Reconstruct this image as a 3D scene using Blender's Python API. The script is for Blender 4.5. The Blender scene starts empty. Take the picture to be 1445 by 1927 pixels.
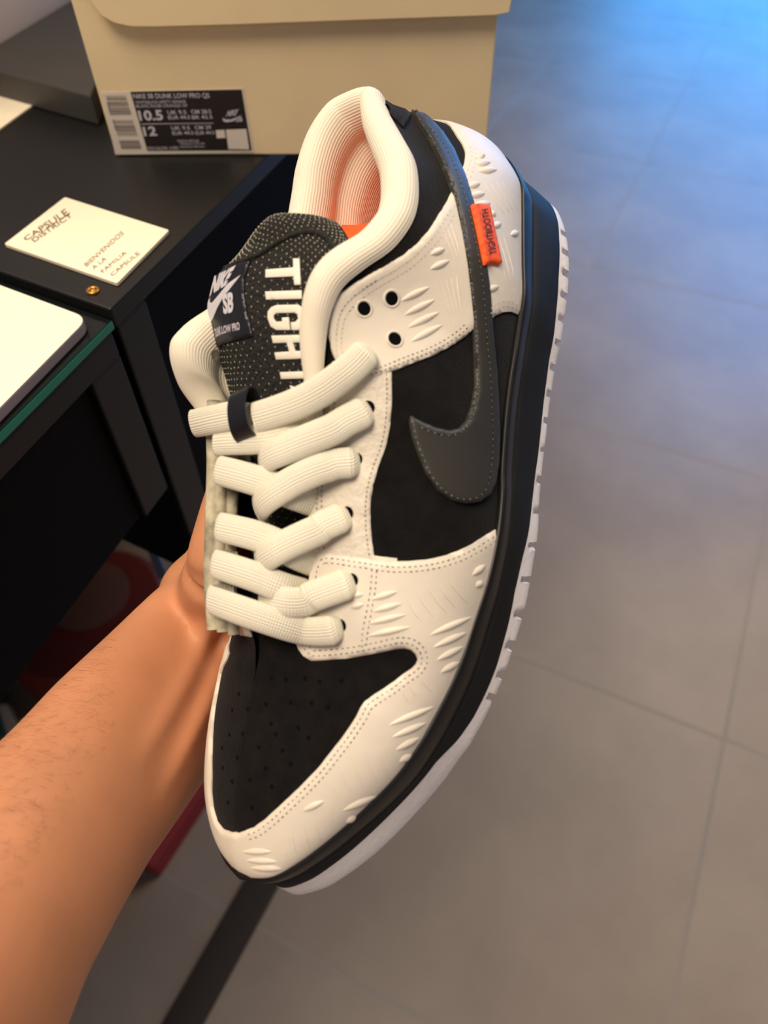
import bpy, bmesh, math, random
import numpy as np
from mathutils import Vector, Matrix
from mathutils.bvhtree import BVHTree
from mathutils.geometry import delaunay_2d_cdt
random.seed(7); rng = np.random.default_rng(7)
scene = bpy.context.scene
COL = scene.collection

# ------------------------------------------------------------------ camera
FPX, CX, CY, HC = 1392.0, 722.5, 963.5, 1.15          # focal in px of a 1445x1927 frame, camera height
nad = np.array([750-CX, 2120-CY, FPX]); UPC = -nad/np.linalg.norm(nad)
fwd = np.array([0, 0, 1.])-UPC*UPC[2]; fwd /= np.linalg.norm(fwd)
rgt = np.cross(fwd, UPC); rgt = rgt if rgt[0] > 0 else -rgt
M = np.stack([rgt, fwd, UPC])                          # camera (x right, y down, z forward) -> world
CAMP = np.array([0, 0, HC])
cam_d = bpy.data.cameras.new('camera'); cam = bpy.data.objects.new('camera', cam_d); COL.objects.link(cam)
cm = Matrix.Identity(4)
for i in range(3):
    cm[i][0] = M[i][0]; cm[i][1] = -M[i][1]; cm[i][2] = -M[i][2]; cm[i][3] = CAMP[i]
cam.matrix_world = cm
cam_d.sensor_fit = 'VERTICAL'; cam_d.sensor_height = 36.0; cam_d.lens = FPX/1927*36; cam_d.clip_start = 0.01
cam_d.dof.use_dof = True; cam_d.dof.focus_distance = 0.305; cam_d.dof.aperture_fstop = 8.0
scene.camera = cam
scene.view_settings.view_transform = 'Standard'; scene.view_settings.look = 'None'
scene.view_settings.gamma = 1; scene.view_settings.use_curve_mapping = False
scene.view_settings.exposure = 0.0

# ------------------------------------------------------------------ world and lights
w = bpy.data.worlds.new('world'); scene.world = w; w.use_nodes = True
w.node_tree.nodes['Background'].inputs[0].default_value = (0.95, 0.86, 0.78, 1)
w.node_tree.nodes['Background'].inputs[1].default_value = 0.18
def area(name, loc, target, size, sizey, power, color):
    l = bpy.data.lights.new(name, 'AREA'); l.shape = 'RECTANGLE'; l.size = size; l.size_y = sizey
    l.energy = power; l.color = color
    o = bpy.data.objects.new(name, l); COL.objects.link(o); o.location = loc
    o.rotation_euler = (Vector(target)-Vector(loc)).to_track_quat('-Z', 'Y').to_euler()
    return o
area('ceiling_lamp', (-0.55, -0.15, 2.7), (0, .3, .8), .9, .9, 38, (1, .85, .68))
area('ceiling_lamp', (-0.75, 1.1, 2.6), (-.1, .5, .8), .7, .7, 14, (1, .84, .66))
area('blue_screen_light', (3.6, 6.4, 1.5), (1.6, 2.6, 0.0), 3.8, 3.0, 88, (.04, .36, 1.0)).data.spread = 2.2  # area light for an unseen blue screen that colours the far floor
area('blue_pool_fill', (2.6, 4.2, 2.7), (2.25, 3.5, 0.0), .9, .9, 60, (.04, .34, 1.0)).data.spread = 1.45  # added overhead lamp, makes the blue pool on the far floor
area('ceiling_lamp', (1.6, 1.6, 2.8), (1.2, 1.4, 0), 1.2, 1.2, 38, (1, .85, .69))

# ------------------------------------------------------------------ projections of the photograph's rays on real planes
def ray(u, v): return M @ np.array([(u-CX)/FPX, (v-CY)/FPX, 1.])
def onz(u, v, z):                                        # a point on the horizontal plane at height z
    d = ray(u, v); return CAMP+d*((z-HC)/d[2])
def onp(u, v, P, n):                                     # a point on the plane through P with normal n
    d = ray(u, v); return CAMP+d*(((P-CAMP) @ n)/(d @ n))
def atd(u, v, dist): return CAMP+ray(u, v)*dist         # depth along the optical axis

# ------------------------------------------------------------------ materials
def lin(c):
    return tuple((x/255/12.92 if x/255 <= .04045 else ((x/255+.055)/1.055)**2.4) for x in c)+(1,)
def mat(name, c, rough=.5, bump=None, metal=0, spec=.5, sheen=0, var=0, vscale=30, sss=0, trans=0, coat=0, uvstripe=None, dots=None):
    m = bpy.data.materials.new(name); m.use_nodes = True; nt = m.node_tree; N = nt.nodes; L = nt.links
    b = N['Principled BSDF']; b.inputs['Base Color'].default_value = lin(c); b.inputs['Roughness'].default_value = rough
    b.inputs['Metallic'].default_value = metal; b.inputs['Specular IOR Level'].default_value = spec
    b.inputs['Sheen Weight'].default_value = sheen; b.inputs['Sheen Roughness'].default_value = .5
    b.inputs['Subsurface Weight'].default_value = sss; b.inputs['Subsurface Radius'].default_value = (.004, .0015, .0008)
    b.inputs['Subsurface Scale'].default_value = 1.0
    b.inputs['Transmission Weight'].default_value = trans; b.inputs['Coat Weight'].default_value = coat
    tc = N.new('ShaderNodeTexCoord')
    if var:
        n = N.new('ShaderNodeTexNoise'); n.inputs['Scale'].default_value = vscale; n.inputs['Detail'].default_value = 6
        L.new(tc.outputs['Object'], n.inputs['Vector'])
        r = N.new('ShaderNodeValToRGB'); r.color_ramp.elements[0].position = .3; r.color_ramp.elements[1].position = .72
        k = lin(c); r.color_ramp.elements[0].color = tuple(x*(1-var) for x in k[:3])+(1,)
        r.color_ramp.elements[1].color = tuple(min(1, x*(1+var)) for x in k[:3])+(1,)
        L.new(n.outputs['Fac'], r.inputs[0]); L.new(r.outputs[0], b.inputs['Base Color'])
    prev = None
    for (kind, scale, strength, dist) in (bump or []):
        bp = N.new('ShaderNodeBump'); bp.inputs['Strength'].default_value = strength; bp.inputs['Distance'].default_value = dist
        if kind == 'noise':
            t = N.new('ShaderNodeTexNoise'); t.inputs['Scale'].default_value = scale; t.inputs['Detail'].default_value = 5; o = t.outputs['Fac']
            L.new(tc.outputs['Object'], t.inputs['Vector'])
        elif kind == 'voronoi':
            t = N.new('ShaderNodeTexVoronoi'); t.inputs['Scale'].default_value = scale; o = t.outputs['Distance']
            L.new(tc.outputs['Object'], t.inputs['Vector'])
        elif kind in ('uvx', 'uvy'):
            t = N.new('ShaderNodeTexWave'); t.bands_direction = 'X' if kind == 'uvx' else 'Y'
            t.inputs['Scale'].default_value = scale; t.inputs['Distortion'].default_value = .15; o = t.outputs['Fac']
            L.new(tc.outputs['UV'], t.inputs['Vector'])
        L.new(o, bp.inputs['Height'])
        if prev: L.new(prev.outputs[0], bp.inputs['Normal'])
        prev = bp
    if prev: L.new(prev.outputs[0], b.inputs['Normal'])
    return m
MT = {}
MT['suede'] = mat('black_suede', (19, 17, 16), .95, [('noise', 900, .5, .0006)], spec=.12, sheen=.06, var=.35, vscale=160)
MT['leather'] = mat('white_leather', (229, 219, 200), .42, [('noise', 170, .22, .0009), ('noise', 900, .12, .0003)], spec=.35)
MT['wrinkled'] = mat('wrinkled_white_leather', (222, 212, 192), .5, [('noise', 75, .9, .003), ('noise', 600, .3, .0004)], spec=.35)
MT['swoosh'] = mat('charcoal_leather', (54, 52, 47), .42, [('noise', 1500, .08, .0002)], spec=.4)
MT['midsole'] = mat('black_rubber', (27, 27, 27), .62, [('noise', 1400, .12, .0002)], spec=.22)
MT['bead'] = mat('glossy_black_rubber', (25, 24, 23), .36, [('noise', 300, .08, .0004)], spec=.35)
MT['outsole'] = mat('white_rubber', (236, 230, 226), .55, [('noise', 500, .25, .0008)], spec=.35)
MT['lining'] = mat('cream_ribbed_knit', (240, 230, 206), .85, [('uvx', 1.0, .26, .0007)], sheen=.1)
MT['lace'] = mat('cream_woven_lace', (240, 234, 210), .8, [('uvx', 1.0, .45, .0004), ('uvy', 1.0, .45, .0004)], sheen=.15)
MT['foam'] = mat('grey_cream_cut_edge', (176, 168, 142), .95, [('noise', 220, .8, .0012)], var=.45, vscale=160)
MT['orange'] = mat('orange_fabric', (255, 92, 20), .7, [('noise', 1200, .15, .0002)])
MT['stitch'] = mat('stitch_holes', (66, 56, 44), .9)
MT['stitchw'] = mat('cream_thread', (214, 204, 182), .8)
MT['bstitch'] = mat('dark_thread', (14, 14, 13), .6)
MT['fleck'] = mat('pale_thread_fleck', (150, 148, 138), .6)
MT['mesh'] = mat('black_tongue_mesh', (24, 22, 18), .9, [('voronoi', 700, .8, .0008)])
MT['dot'] = mat('pale_mesh_yarn', (205, 198, 168), .7)
MT['print'] = mat('white_print', (240, 232, 212), .5)
MT['satin'] = mat('black_satin_label', (22, 23, 30), .35, [('noise', 1500, .1, .0002)])
MT['silver'] = mat('pale_grey_print', (205, 200, 205), .5)
MT['ink'] = mat('black_ink', (28, 18, 12), .7)
MT['hole'] = mat('dark_hole', (6, 6, 6), .9, spec=.1)
MT['skin'] = mat('skin', (203, 138, 98), .52, [('noise', 450, .10, .0006), ('noise', 45, .10, .002)], spec=.35, var=.10, vscale=28, sss=.15)
MT['hair'] = mat('arm_hair', (90, 56, 34), .6)
MT['card_box'] = mat('cream_cardboard', (240, 217, 170), .7, [('noise', 500, .05, .0003)], var=.03)
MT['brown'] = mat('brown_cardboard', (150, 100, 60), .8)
MT['paper'] = mat('white_sticker_paper', (226, 214, 196), .6)
MT['inkg'] = mat('grey_ink', (92, 82, 78), .7)
MT['black'] = mat('black_lacquer', (15, 14, 14), .45, [('noise', 400, .05, .0003)], spec=.45)
MT['slab'] = mat('dark_grey_laminate', (62, 60, 56), .5, [('noise', 900, .15, .0003)], var=.06, vscale=500)
MT['blackm'] = mat('matt_black_panel', (10, 10, 11), .7, spec=.1)
MT['cardw'] = mat('cream_card', (252, 238, 208), .6)
MT['cardink'] = mat('brown_grey_card_ink', (118, 102, 84), .7)
MT['acryl'] = mat('white_acrylic', (250, 240, 215), .3)
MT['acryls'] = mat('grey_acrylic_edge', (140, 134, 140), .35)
MT['glass'] = mat('green_glass', (16, 128, 108), .12, trans=.1, spec=.6)
MT['glassf'] = mat('smoked_glass_face', (16, 22, 21), .12, trans=.0, spec=.5)
MT['brass'] = mat('brass', (190, 140, 70), .35, metal=.9)
MT['wall'] = mat('pale_wall_paint', (205, 194, 190), .8)
MT['red'] = mat('orange_red_plastic', (120, 40, 26), .6)  # cushion colour darkened to carry the shade under the counter
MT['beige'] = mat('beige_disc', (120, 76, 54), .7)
MT['pink'] = mat('crimson_card', (150, 40, 44), .7)
MT['grey'] = mat('grey_metal', (175, 170, 164), .45)
MT['teal'] = mat('teal_fabric', (60, 110, 110), .8)
MT['bar'] = mat('dark_bronze_metal', (40, 31, 27), .45, spec=.5)
# ribs and weave come from UV coordinates measured in ribs
for nm, sx in (('lining', 1), ('lace', 1)):
    for nd in MT[nm].node_tree.nodes:
        if nd.type == 'TEX_WAVE': nd.inputs['Scale'].default_value = 0.5 if nm == 'lining' else .32

def floor_mat():
    m = bpy.data.materials.new('grey_beige_stone_tile'); m.use_nodes = True; nt = m.node_tree; N = nt.nodes; L = nt.links
    b = N['Principled BSDF']; tc = N.new('ShaderNodeTexCoord')
    n = N.new('ShaderNodeTexNoise'); n.inputs['Scale'].default_value = 3.2; n.inputs['Detail'].default_value = 8; n.inputs['Roughness'].default_value = .6
    L.new(tc.outputs['Object'], n.inputs['Vector'])
    r = N.new('ShaderNodeValToRGB'); r.color_ramp.elements[0].position = .3; r.color_ramp.elements[1].position = .75
    r.color_ramp.elements[0].color = lin((138, 124, 110)); r.color_ramp.elements[1].color = lin((163, 148, 131))
    L.new(n.outputs['Fac'], r.inputs[0]); L.new(r.outputs[0], b.inputs['Base Color'])
    b.inputs['Roughness'].default_value = .42; b.inputs['Specular IOR Level'].default_value = .45
    bp = N.new('ShaderNodeBump'); bp.inputs['Strength'].default_value = .15; bp.inputs['Distance'].default_value = .002
    n2 = N.new('ShaderNodeTexNoise'); n2.inputs['Scale'].default_value = 60; L.new(tc.outputs['Object'], n2.inputs['Vector'])
    L.new(n2.outputs['Fac'], bp.inputs['Height']); L.new(bp.outputs[0], b.inputs['Normal'])
    return m
MT['tile'] = floor_mat(); MT['grout'] = mat('grout', (150, 141, 130), .7)

# ------------------------------------------------------------------ object helpers
def link(name, verts, faces, m, parent=None, smooth=True, uv=None, sharp=None):
    me = bpy.data.meshes.new(name); me.from_pydata([tuple(map(float, v)) for v in verts], [], [tuple(int(i) for i in f) for f in faces])
    if uv is not None:
        ul = me.uv_layers.new(name='UVMap')
        li = np.zeros(len(me.loops), dtype=np.int32); me.loops.foreach_get('vertex_index', li)
        ul.data.foreach_set('uv', np.asarray(uv, dtype=np.float32)[li].ravel())
    if smooth: me.polygons.foreach_set('use_smooth', [True]*len(me.polygons))
    if sharp: me.set_sharp_from_angle(angle=math.radians(sharp))
    me.materials.append(MT[m] if isinstance(m, str) else m)
    o = bpy.data.objects.new(name, me); COL.objects.link(o)
    if parent: o.parent = parent
    return o
def tag(o, label=None, cat=None, group=None, kind=None):
    if label: o['label'] = label
    if cat: o['category'] = cat
    if group: o['group'] = group
    if kind: o['kind'] = kind
    return o
def empty(name, loc=(0, 0, 0)):
    o = bpy.data.objects.new(name, None); COL.objects.link(o); o.location = loc; o.empty_display_size = .02; return o
def prism(name, top, thick, m, parent=None, bevel=0.0, down=(0, 0, -1), origin=(0, 0, 0)):
    """solid under (along `down`) a planar polygon given by 3-D corners"""
    bm = bmesh.new(); o0 = np.array(origin)
    tv = [bm.verts.new(tuple(np.array(p)-o0)) for p in top]; bv = [bm.verts.new(tuple(np.array(p)-o0+np.array(down)*thick)) for p in top]
    n = len(tv); bm.faces.new(tv); bm.faces.new(bv[::-1])
    for i in range(n): bm.faces.new((tv[i], bv[i], bv[(i+1) % n], tv[(i+1) % n]))
    bmesh.ops.recalc_face_normals(bm, faces=bm.faces)
    if bevel: bmesh.ops.bevel(bm, geom=list(bm.edges), offset=bevel, segments=2, affect='EDGES', profile=.5)
    me = bpy.data.meshes.new(name); bm.to_mesh(me); bm.free(); me.materials.append(MT[m] if isinstance(m, str) else m)
    o = bpy.data.objects.new(name, me); COL.objects.link(o)
    if parent: o.parent = parent
    return o
_glyph = {}
def text2d(s, bold=0.0, ital=0.0):
    """outline text as flat triangles normalised to the unit square"""
    key = (s, bold, ital)
    if key in _glyph: return _glyph[key]
    c = bpy.data.curves.new('t', 'FONT'); c.body = s; c.size = 1; c.offset = bold; c.shear = ital; c.resolution_u = 3
    o = bpy.data.objects.new('t', c); COL.objects.link(o)
    me = bpy.data.meshes.new_from_object(o); bpy.data.objects.remove(o)
    V = np.array([v.co[:2] for v in me.vertices]); Fc = [tuple(p.vertices) for p in me.polygons]
    bpy.data.meshes.remove(me); bpy.data.curves.remove(c)
    V = (V-V.min(0))/(V.max(0)-V.min(0)); _glyph[key] = (V, Fc); return V, Fc
def quad_map(q, V):
    """unit square -> px quad given as bottom-left, bottom-right, top-right, top-left"""
    q = np.array(q, float); x = V[:, :1]; y = V[:, 1:]
    return (1-x)*(1-y)*q[0]+x*(1-y)*q[1]+x*y*q[2]+(1-x)*y*q[3]

# ================================================================== THE SETTING: floor, wall
ang = math.radians(63.5); TT = np.array([math.cos(ang), math.sin(ang)]); NN = np.array([math.sin(ang), -math.cos(ang)])
H = HC
fl = link('floor', [(-4, -2, -.0004), (7, -2, -.0004), (7, 9, -.0004), (-4, 9, -.0004)], [(0, 1, 2, 3)], 'grout', smooth=False)
tag(fl, kind='structure')
tl = [-1.45, -.93, -.41, .095, .57, 1.10, 1.64, 2.22, 2.83, 3.45, 4.1, 4.75, 5.4]
nl = [-3.16, -2.68, -2.19, -1.705, -1.22, -.735, -.25, .235, .72, 1.205, 1.69, 2.175]
g = .0014
for i in range(len(tl)-1):
    for j in range(len(nl)-1):
        a, b, c, d = tl[i]*H+g, tl[i+1]*H-g, nl[j]*H+g, nl[j+1]*H-g
        ctr = TT*(a+b)/2+NN*(c+d)/2
        if ctr[1] < -1.2 or ctr[0] > 4.5 or ctr[0] < -2.6: continue
        P = [np.r_[TT*t_+NN*n_, 0.] for t_, n_ in ((a, c), (b, c), (b, d), (a, d))]
        o = prism('tile', P, .012, 'tile', fl, bevel=.0012, origin=(ctr[0], ctr[1], 0))
        o.location = (ctr[0], ctr[1], random.uniform(-.0004, .0004))

# ================================================================== THE COUNTER
ZT = HC-.225
E0 = onz(207, 582, ZT); E1 = onz(442, 352, ZT); ed = (E1-E0)/np.linalg.norm(E1-E0); en = np.array([ed[1], -ed[0], 0])   # outward normal (to the right)
cd = onz(0, 510, ZT)-E0; cd /= np.linalg.norm(cd)        # cross direction, to the left
def E(s, c=0, z=ZT): return np.array([*(E0+ed*s+cd*c)[:2], z])
ZB = HC-.36
ct = empty('display_counter', tuple(E(.4, .25, 0)))
tag(ct, 'black lacquered display counter whose dark top carries the cream shoebox and the small card', 'counter')
off = np.array(ct.location)
def cpart(name, pts, th, m, bevel=.0012, **k):
    return prism(name, pts, th, m, ct, bevel, origin=off, **k)
cpart('counter_top', [E(0), E(.62), E(.62, .75), E(0, .75)], .012, 'black')
cpart('body', [E(.001, .004, ZT-.0125), E(.61, .004, ZT-.0125), E(.61, .7, ZT-.0125), E(.001, .7, ZT-.0125)], .235, 'blackm')
cpart('stile', [E(.001, 0, ZT-.0125), E(.028, 0, ZT-.0125), E(.028, .0035, ZT-.0125), E(.001, .0035, ZT-.0125)], .235, 'black')
# recessed front panels of the display drawer, running to the left of the seam
x0 = -1.2
cpart('top_rail', [E(-.004, 0, ZT-.0118), E(x0, 0, ZT-.0118), E(x0, .03, ZT-.0118), E(-.004, .03, ZT-.0118)], .0145, 'black')
cpart('stile', [E(-.004, 0, ZT-.0266), E(-.030, 0, ZT-.0266), E(-.030, .03, ZT-.0266), E(-.004, .03, ZT-.0266)], ZT-.0266-ZB, 'black')
cpart('drawer_front', [E(-.0305, .004, ZT-.0266), E(x0, .004, ZT-.0266), E(x0, .02, ZT-.0266), E(-.0305, .02, ZT-.0266)], ZT-.0266-ZB, 'blackm')
cpart('drawer_bottom', [E(-.004, .031, ZB+.01), E(x0, .031, ZB+.01), E(x0, .7, ZB+.01), E(-.004, .7, ZB+.01)], .01, 'blackm')
gl = prism('glass_top', [E(-.001, 0, ZT-.006), E(x0, 0, ZT-.006), E(x0, .6, ZT-.006), E(-.001, .6, ZT-.006)], .0055, 'glass', ct, .0008, origin=off)
gl['label'] = 'green-edged glass pane'
gl.data.materials.append(MT['glassf'])
for p in gl.data.polygons:
    if abs(p.normal.z) > .7: p.material_index = 1
for s_ in (-1.15,):
    for c_ in (.35, .62):
        cpart('leg', [E(s_, c_, ZB-.0005), E(s_+.04, c_, ZB-.0005), E(s_+.04, c_+.04, ZB-.0005), E(s_, c_+.04, ZB-.0005)], ZB-.0005-.001, 'black')
# raised shelf slab standing on the counter beside the box, and the white sheet in front of it
ZS = ZT+.02
WB = onz(126, 6, ZS); WD = WB-onz(-60, 117, ZS); WD /= np.linalg.norm(WD)
sl = prism('raised_shelf_board', [onz(-60, 120, ZS), onz(170, 180.5, ZS), WB+WD*.15, WB, onz(-60, 117, ZS)], .0195, 'slab', None, .001)
tag(sl, 'dark grey raised board lying on the counter left of the cream shoebox', 'board')
wl_a, wl_b = onz(-200, 200, 0), None
A_ = onz(-70, 122.7, ZS); B_ = onz(126, 6, ZS); wd = (B_-A_)/np.linalg.norm(B_-A_); wn = np.array([-wd[1], wd[0], 0])
A2 = A_+wn*.002-wd*.8; B2 = B_+wn*.002+wd*1.2
wallp = [np.array([*A2[:2], 2.9]), np.array([*B2[:2], 2.9]), np.array([*(B2+wn*.1)[:2], 2.9]), np.array([*(A2+wn*.1)[:2], 2.9])]
wallp = [np.array([*p[:2], ZT+.45]) for p in (A_+wn*.004-wd*.10, B_+wn*.004+wd*.15, B_+wn*.014+wd*.15, A_+wn*.014-wd*.10)]
for nm_, a_, b_ in (('wall_left', (-2.4, -1.8), (-2.4, 8.8)), ('wall_back', (-2.4, 8.8), (6.8, 8.8)), ('wall_right', (6.8, -1.8), (6.8, 8.8)), ('wall_front', (-2.4, -1.8), (6.8, -1.8))):
    a_, b_ = np.array(a_), np.array(b_); q_ = (b_-a_)/np.linalg.norm(b_-a_); q_ = np.array([-q_[1], q_[0]])*.1; q_ = q_ if (q_ @ (a_-np.array([2, 3]))) > 0 else -q_
    tag(prism(nm_, [(*a_, 2.9), (*b_, 2.9), (*(b_+q_), 2.9), (*(a_+q_), 2.9)], 2.9, 'wall'), kind='structure')
tag(link('ceiling', [(-2.4, -1.8, 2.92), (6.8, -1.8, 2.92), (6.8, 8.8, 2.92), (-2.4, 8.8, 2.92)], [(0, 3, 2, 1)], 'wall', smooth=False), kind='structure')
wo = prism('upright_panel', wallp, .4495, 'wall', None, .001); tag(wo, 'pale grey upright panel standing on the counter behind the raised board', 'panel')
cpart('back_shade_panel', [E(-1.2, .69, ZB-.0005), E(.6, .69, ZB-.0005), E(.6, .70, ZB-.0005), E(-1.2, .70, ZB-.0005)], ZB-.002, 'blackm')  # added black sheet down to the floor, darkens the space under the counter
cpart('end_shade_panel', [E(.56, .36, ZB-.15), E(.6, .36, ZB-.15), E(.6, .689, ZB-.15), E(.56, .689, ZB-.15)], ZB-.152, 'blackm')  # added at the far end to keep light out from under the counter
pp = prism('paper_sheet', [onz(73, 189, ZT+.0015), onz(-60, 145, ZT+.0015), onz(-80, 300, ZT+.0015)], .0012, 'cardw', None, .0)
tag(pp, 'plain white paper sheet lying on the counter in front of the raised board', 'paper')
# white acrylic board on the glass
ZG = ZT-.006+.0003
def up(p, dz): return p+np.array([0, 0, dz])
zb = ZG+.0065
c1, c2, c3, c4 = onz(-140, 483, zb), onz(167, 597, zb), onz(-30, 797, zb), onz(-300, 700, zb)
def rounded(poly, idx, r, n=6):
    out = []
    for i, p in enumerate(poly):
        if i in idx:
            a = poly[i-1]-p; b = poly[(i+1) % len(poly)]-p; a /= np.linalg.norm(a); b /= np.linalg.norm(b)
            for k in range(n+1):
                t = k/n; out.append(p+a*r*(1-t)**2+b*r*t**2)
        else: out.append(p)
    return out
ab = prism('white_board', rounded([c1, c2, c3, c4], [1], .009), .0065, 'acryl', None, .0009)
tag(ab, 'blank white rounded board lying on the glass of the counter, left edge of the view', 'board')
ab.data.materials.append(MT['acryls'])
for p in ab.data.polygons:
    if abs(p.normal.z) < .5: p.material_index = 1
# the small card
zc = ZT+.0022
cc = [onz(8, 459, zc), onz(220, 533, zc), onz(318, 433, zc), onz(122, 371, zc)]
card = prism('business_card', rounded([np.array(p) for p in cc], [0, 1, 2, 3], .0012, 3), .0018, 'cardw', None, .0)
tag(card, 'small cream printed card lying flat on the black counter in front of the shoebox', 'card')
def flat_text(name, items, z_of, m, parent, inv=None):
    V = []; F = []
    for s, quad, bold, ital in items:
        v, f = text2d(s, bold, ital); b = len(V); px = quad_map(quad, v)
        V += [z_of(*p) for p in px]; F += [tuple(b+i for i in ff) for ff in f]
    o = link(name, V, F, m, parent, smooth=False); return o
def card_q(x, y, X, Y):                                     # photo crop coordinates -> photo pixels
    return [(a/4.379, 360+b/4.379) for a, b in ((x[0], y[0]), (x[1], y[1]), (X[1], Y[1]), (X[0], Y[0]))]
ck = lambda pts: [(a/4.379, 360+b/4.379) for a, b in pts]
flat_text('logo_print', [
    ('CAPSULE', ck([(215, 408), (575, 190), (535, 140), (185, 385)]), .012, 0),
    ('DISTRICT', ck([(285, 420), (600, 205), (575, 172), (255, 395)]), .012, 0),
    ], lambda u, v: onz(u, v, zc+.0002), 'cardink', card)
flat_text('greeting_print', [
    ('BIENVENIDOS', ck([(715, 622), (1022, 352), (1000, 322), (690, 598)]), 0, 0),
    ('A LA', ck([(775, 645), (880, 560), (858, 535), (750, 625)]), 0, 0),
    ('FAMILIA', ck([(850, 672), (1048, 510), (1025, 488), (825, 655)]), 0, 0),
    ('CAPSULE', ck([(925, 700), (1158, 512), (1130, 495), (905, 680)]), 0, 0)],
    lambda u, v: onz(u, v, zc+.0002), 'cardink', card)
# brass key lock
kl = empty('brass_screw', tuple(onz(175, 548, ZT+.0003)))
tag(kl, 'small brass screw head set in the counter corner near the printed card', 'screw')
def lathe(name, prof, n, m, parent, loc=(0, 0, 0)):
    V = []; F = []
    for r, z in prof:
        for k in range(n): a = 2*math.pi*k/n; V.append((loc[0]+r*math.cos(a), loc[1]+r*math.sin(a), loc[2]+z))
    for i in range(len(prof)-1):
        for k in range(n): F.append((i*n+k, i*n+(k+1) % n, (i+1)*n+(k+1) % n, (i+1)*n+k))
    return link(name, V, F, m, parent)
lathe('ring', [(.0036, 0), (.0036, .0008), (.0030, .0013), (.0022, .0012), (.0017, .0005), (.0017, 0)], 24, 'brass', kl)
lathe('head', [(.0016, 0), (.0015, .0007), (.0004, .0012), (.00001, .0012)], 16, 'brass', kl)

# ================================================================== SHOEBOX
ZX = ZT+.0006
B0 = onz(218, 292, ZX); B1 = onz(913, 290, ZX); bd = (B1-B0); bw = np.linalg.norm(bd); bd /= bw; bn = np.array([bd[1], -bd[0], 0]); bb = -bn
bx = empty('shoebox', tuple(B0))
tag(bx, 'large cream cardboard shoebox with a black size label standing on the black counter', 'box')
bo = np.array(B0)
BH = .128; BL = .33
def XB(a, h, d): return B0+bd*a+np.array([0, 0, h])+bb*d      # along, height, depth from the front face
def slabx(name, a0, a1, h0, h1, d0, d1, m, parent=bx, bevel=.0008):
    return prism(name, [XB(a0, h1, d0), XB(a1, h1, d0), XB(a1, h1, d1), XB(a0, h1, d1)], h1-h0, m, parent, bevel, origin=bo)
slabx('front_wall', 0, bw, 0, BH, 0, .002, 'card_box')
slabx('back_wall', 0, bw, 0, BH, BL-.002, BL, 'card_box')
slabx('side_wall', 0, .002, 0, BH, .0022, BL-.0022, 'card_box'); slabx('side_wall', bw-.002, bw, 0, BH, .0022, BL-.0022, 'card_box')
slabx('bottom', .0022, bw-.0022, .0005, .0025, .0022, BL-.0022, 'card_box')
# lid: front flap with a rounded lower left corner, open side gap, top sheet
bpn = bn
def XP(u, v, d=0.0): return onp(u, v, XB(0, 0, -d), bpn)
dl = .006
lidp = [XB(bw+.012, .131, -dl)]+[XP(u, v, dl) for u, v in ((958, 25), (930, 30), (700, 38), (450, 47), (290, 51.5), (245, 51), (215, 44), (190, 30), (172, 6), (160, -24))]+[XB(-.006, .131, -dl)]
top_h = ZX+.1305
lid = prism('lid_flap', lidp, .0022, 'card_box', bx, .0006, down=tuple(bb), origin=bo)
prism('lid_top', [XB(-.006, top_h-ZX+.002, -dl), XB(bw+.012, top_h-ZX+.002, -dl), XB(bw+.012, top_h-ZX+.002, BL+.006), XB(-.006, top_h-ZX+.002, BL+.006)], .0022, 'card_box', bx, .0006, origin=bo)
prism('lid_side_flap', [XP(958, 22, dl)+bb*.003, XB(bw+.012, .131, -dl)+bb*.003, XB(bw+.012, .131, -dl)+bb*.3, XP(958, 22, dl)+bb*.3], .002, 'brown', bx, .0004, down=tuple(-bd), origin=bo)
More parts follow.
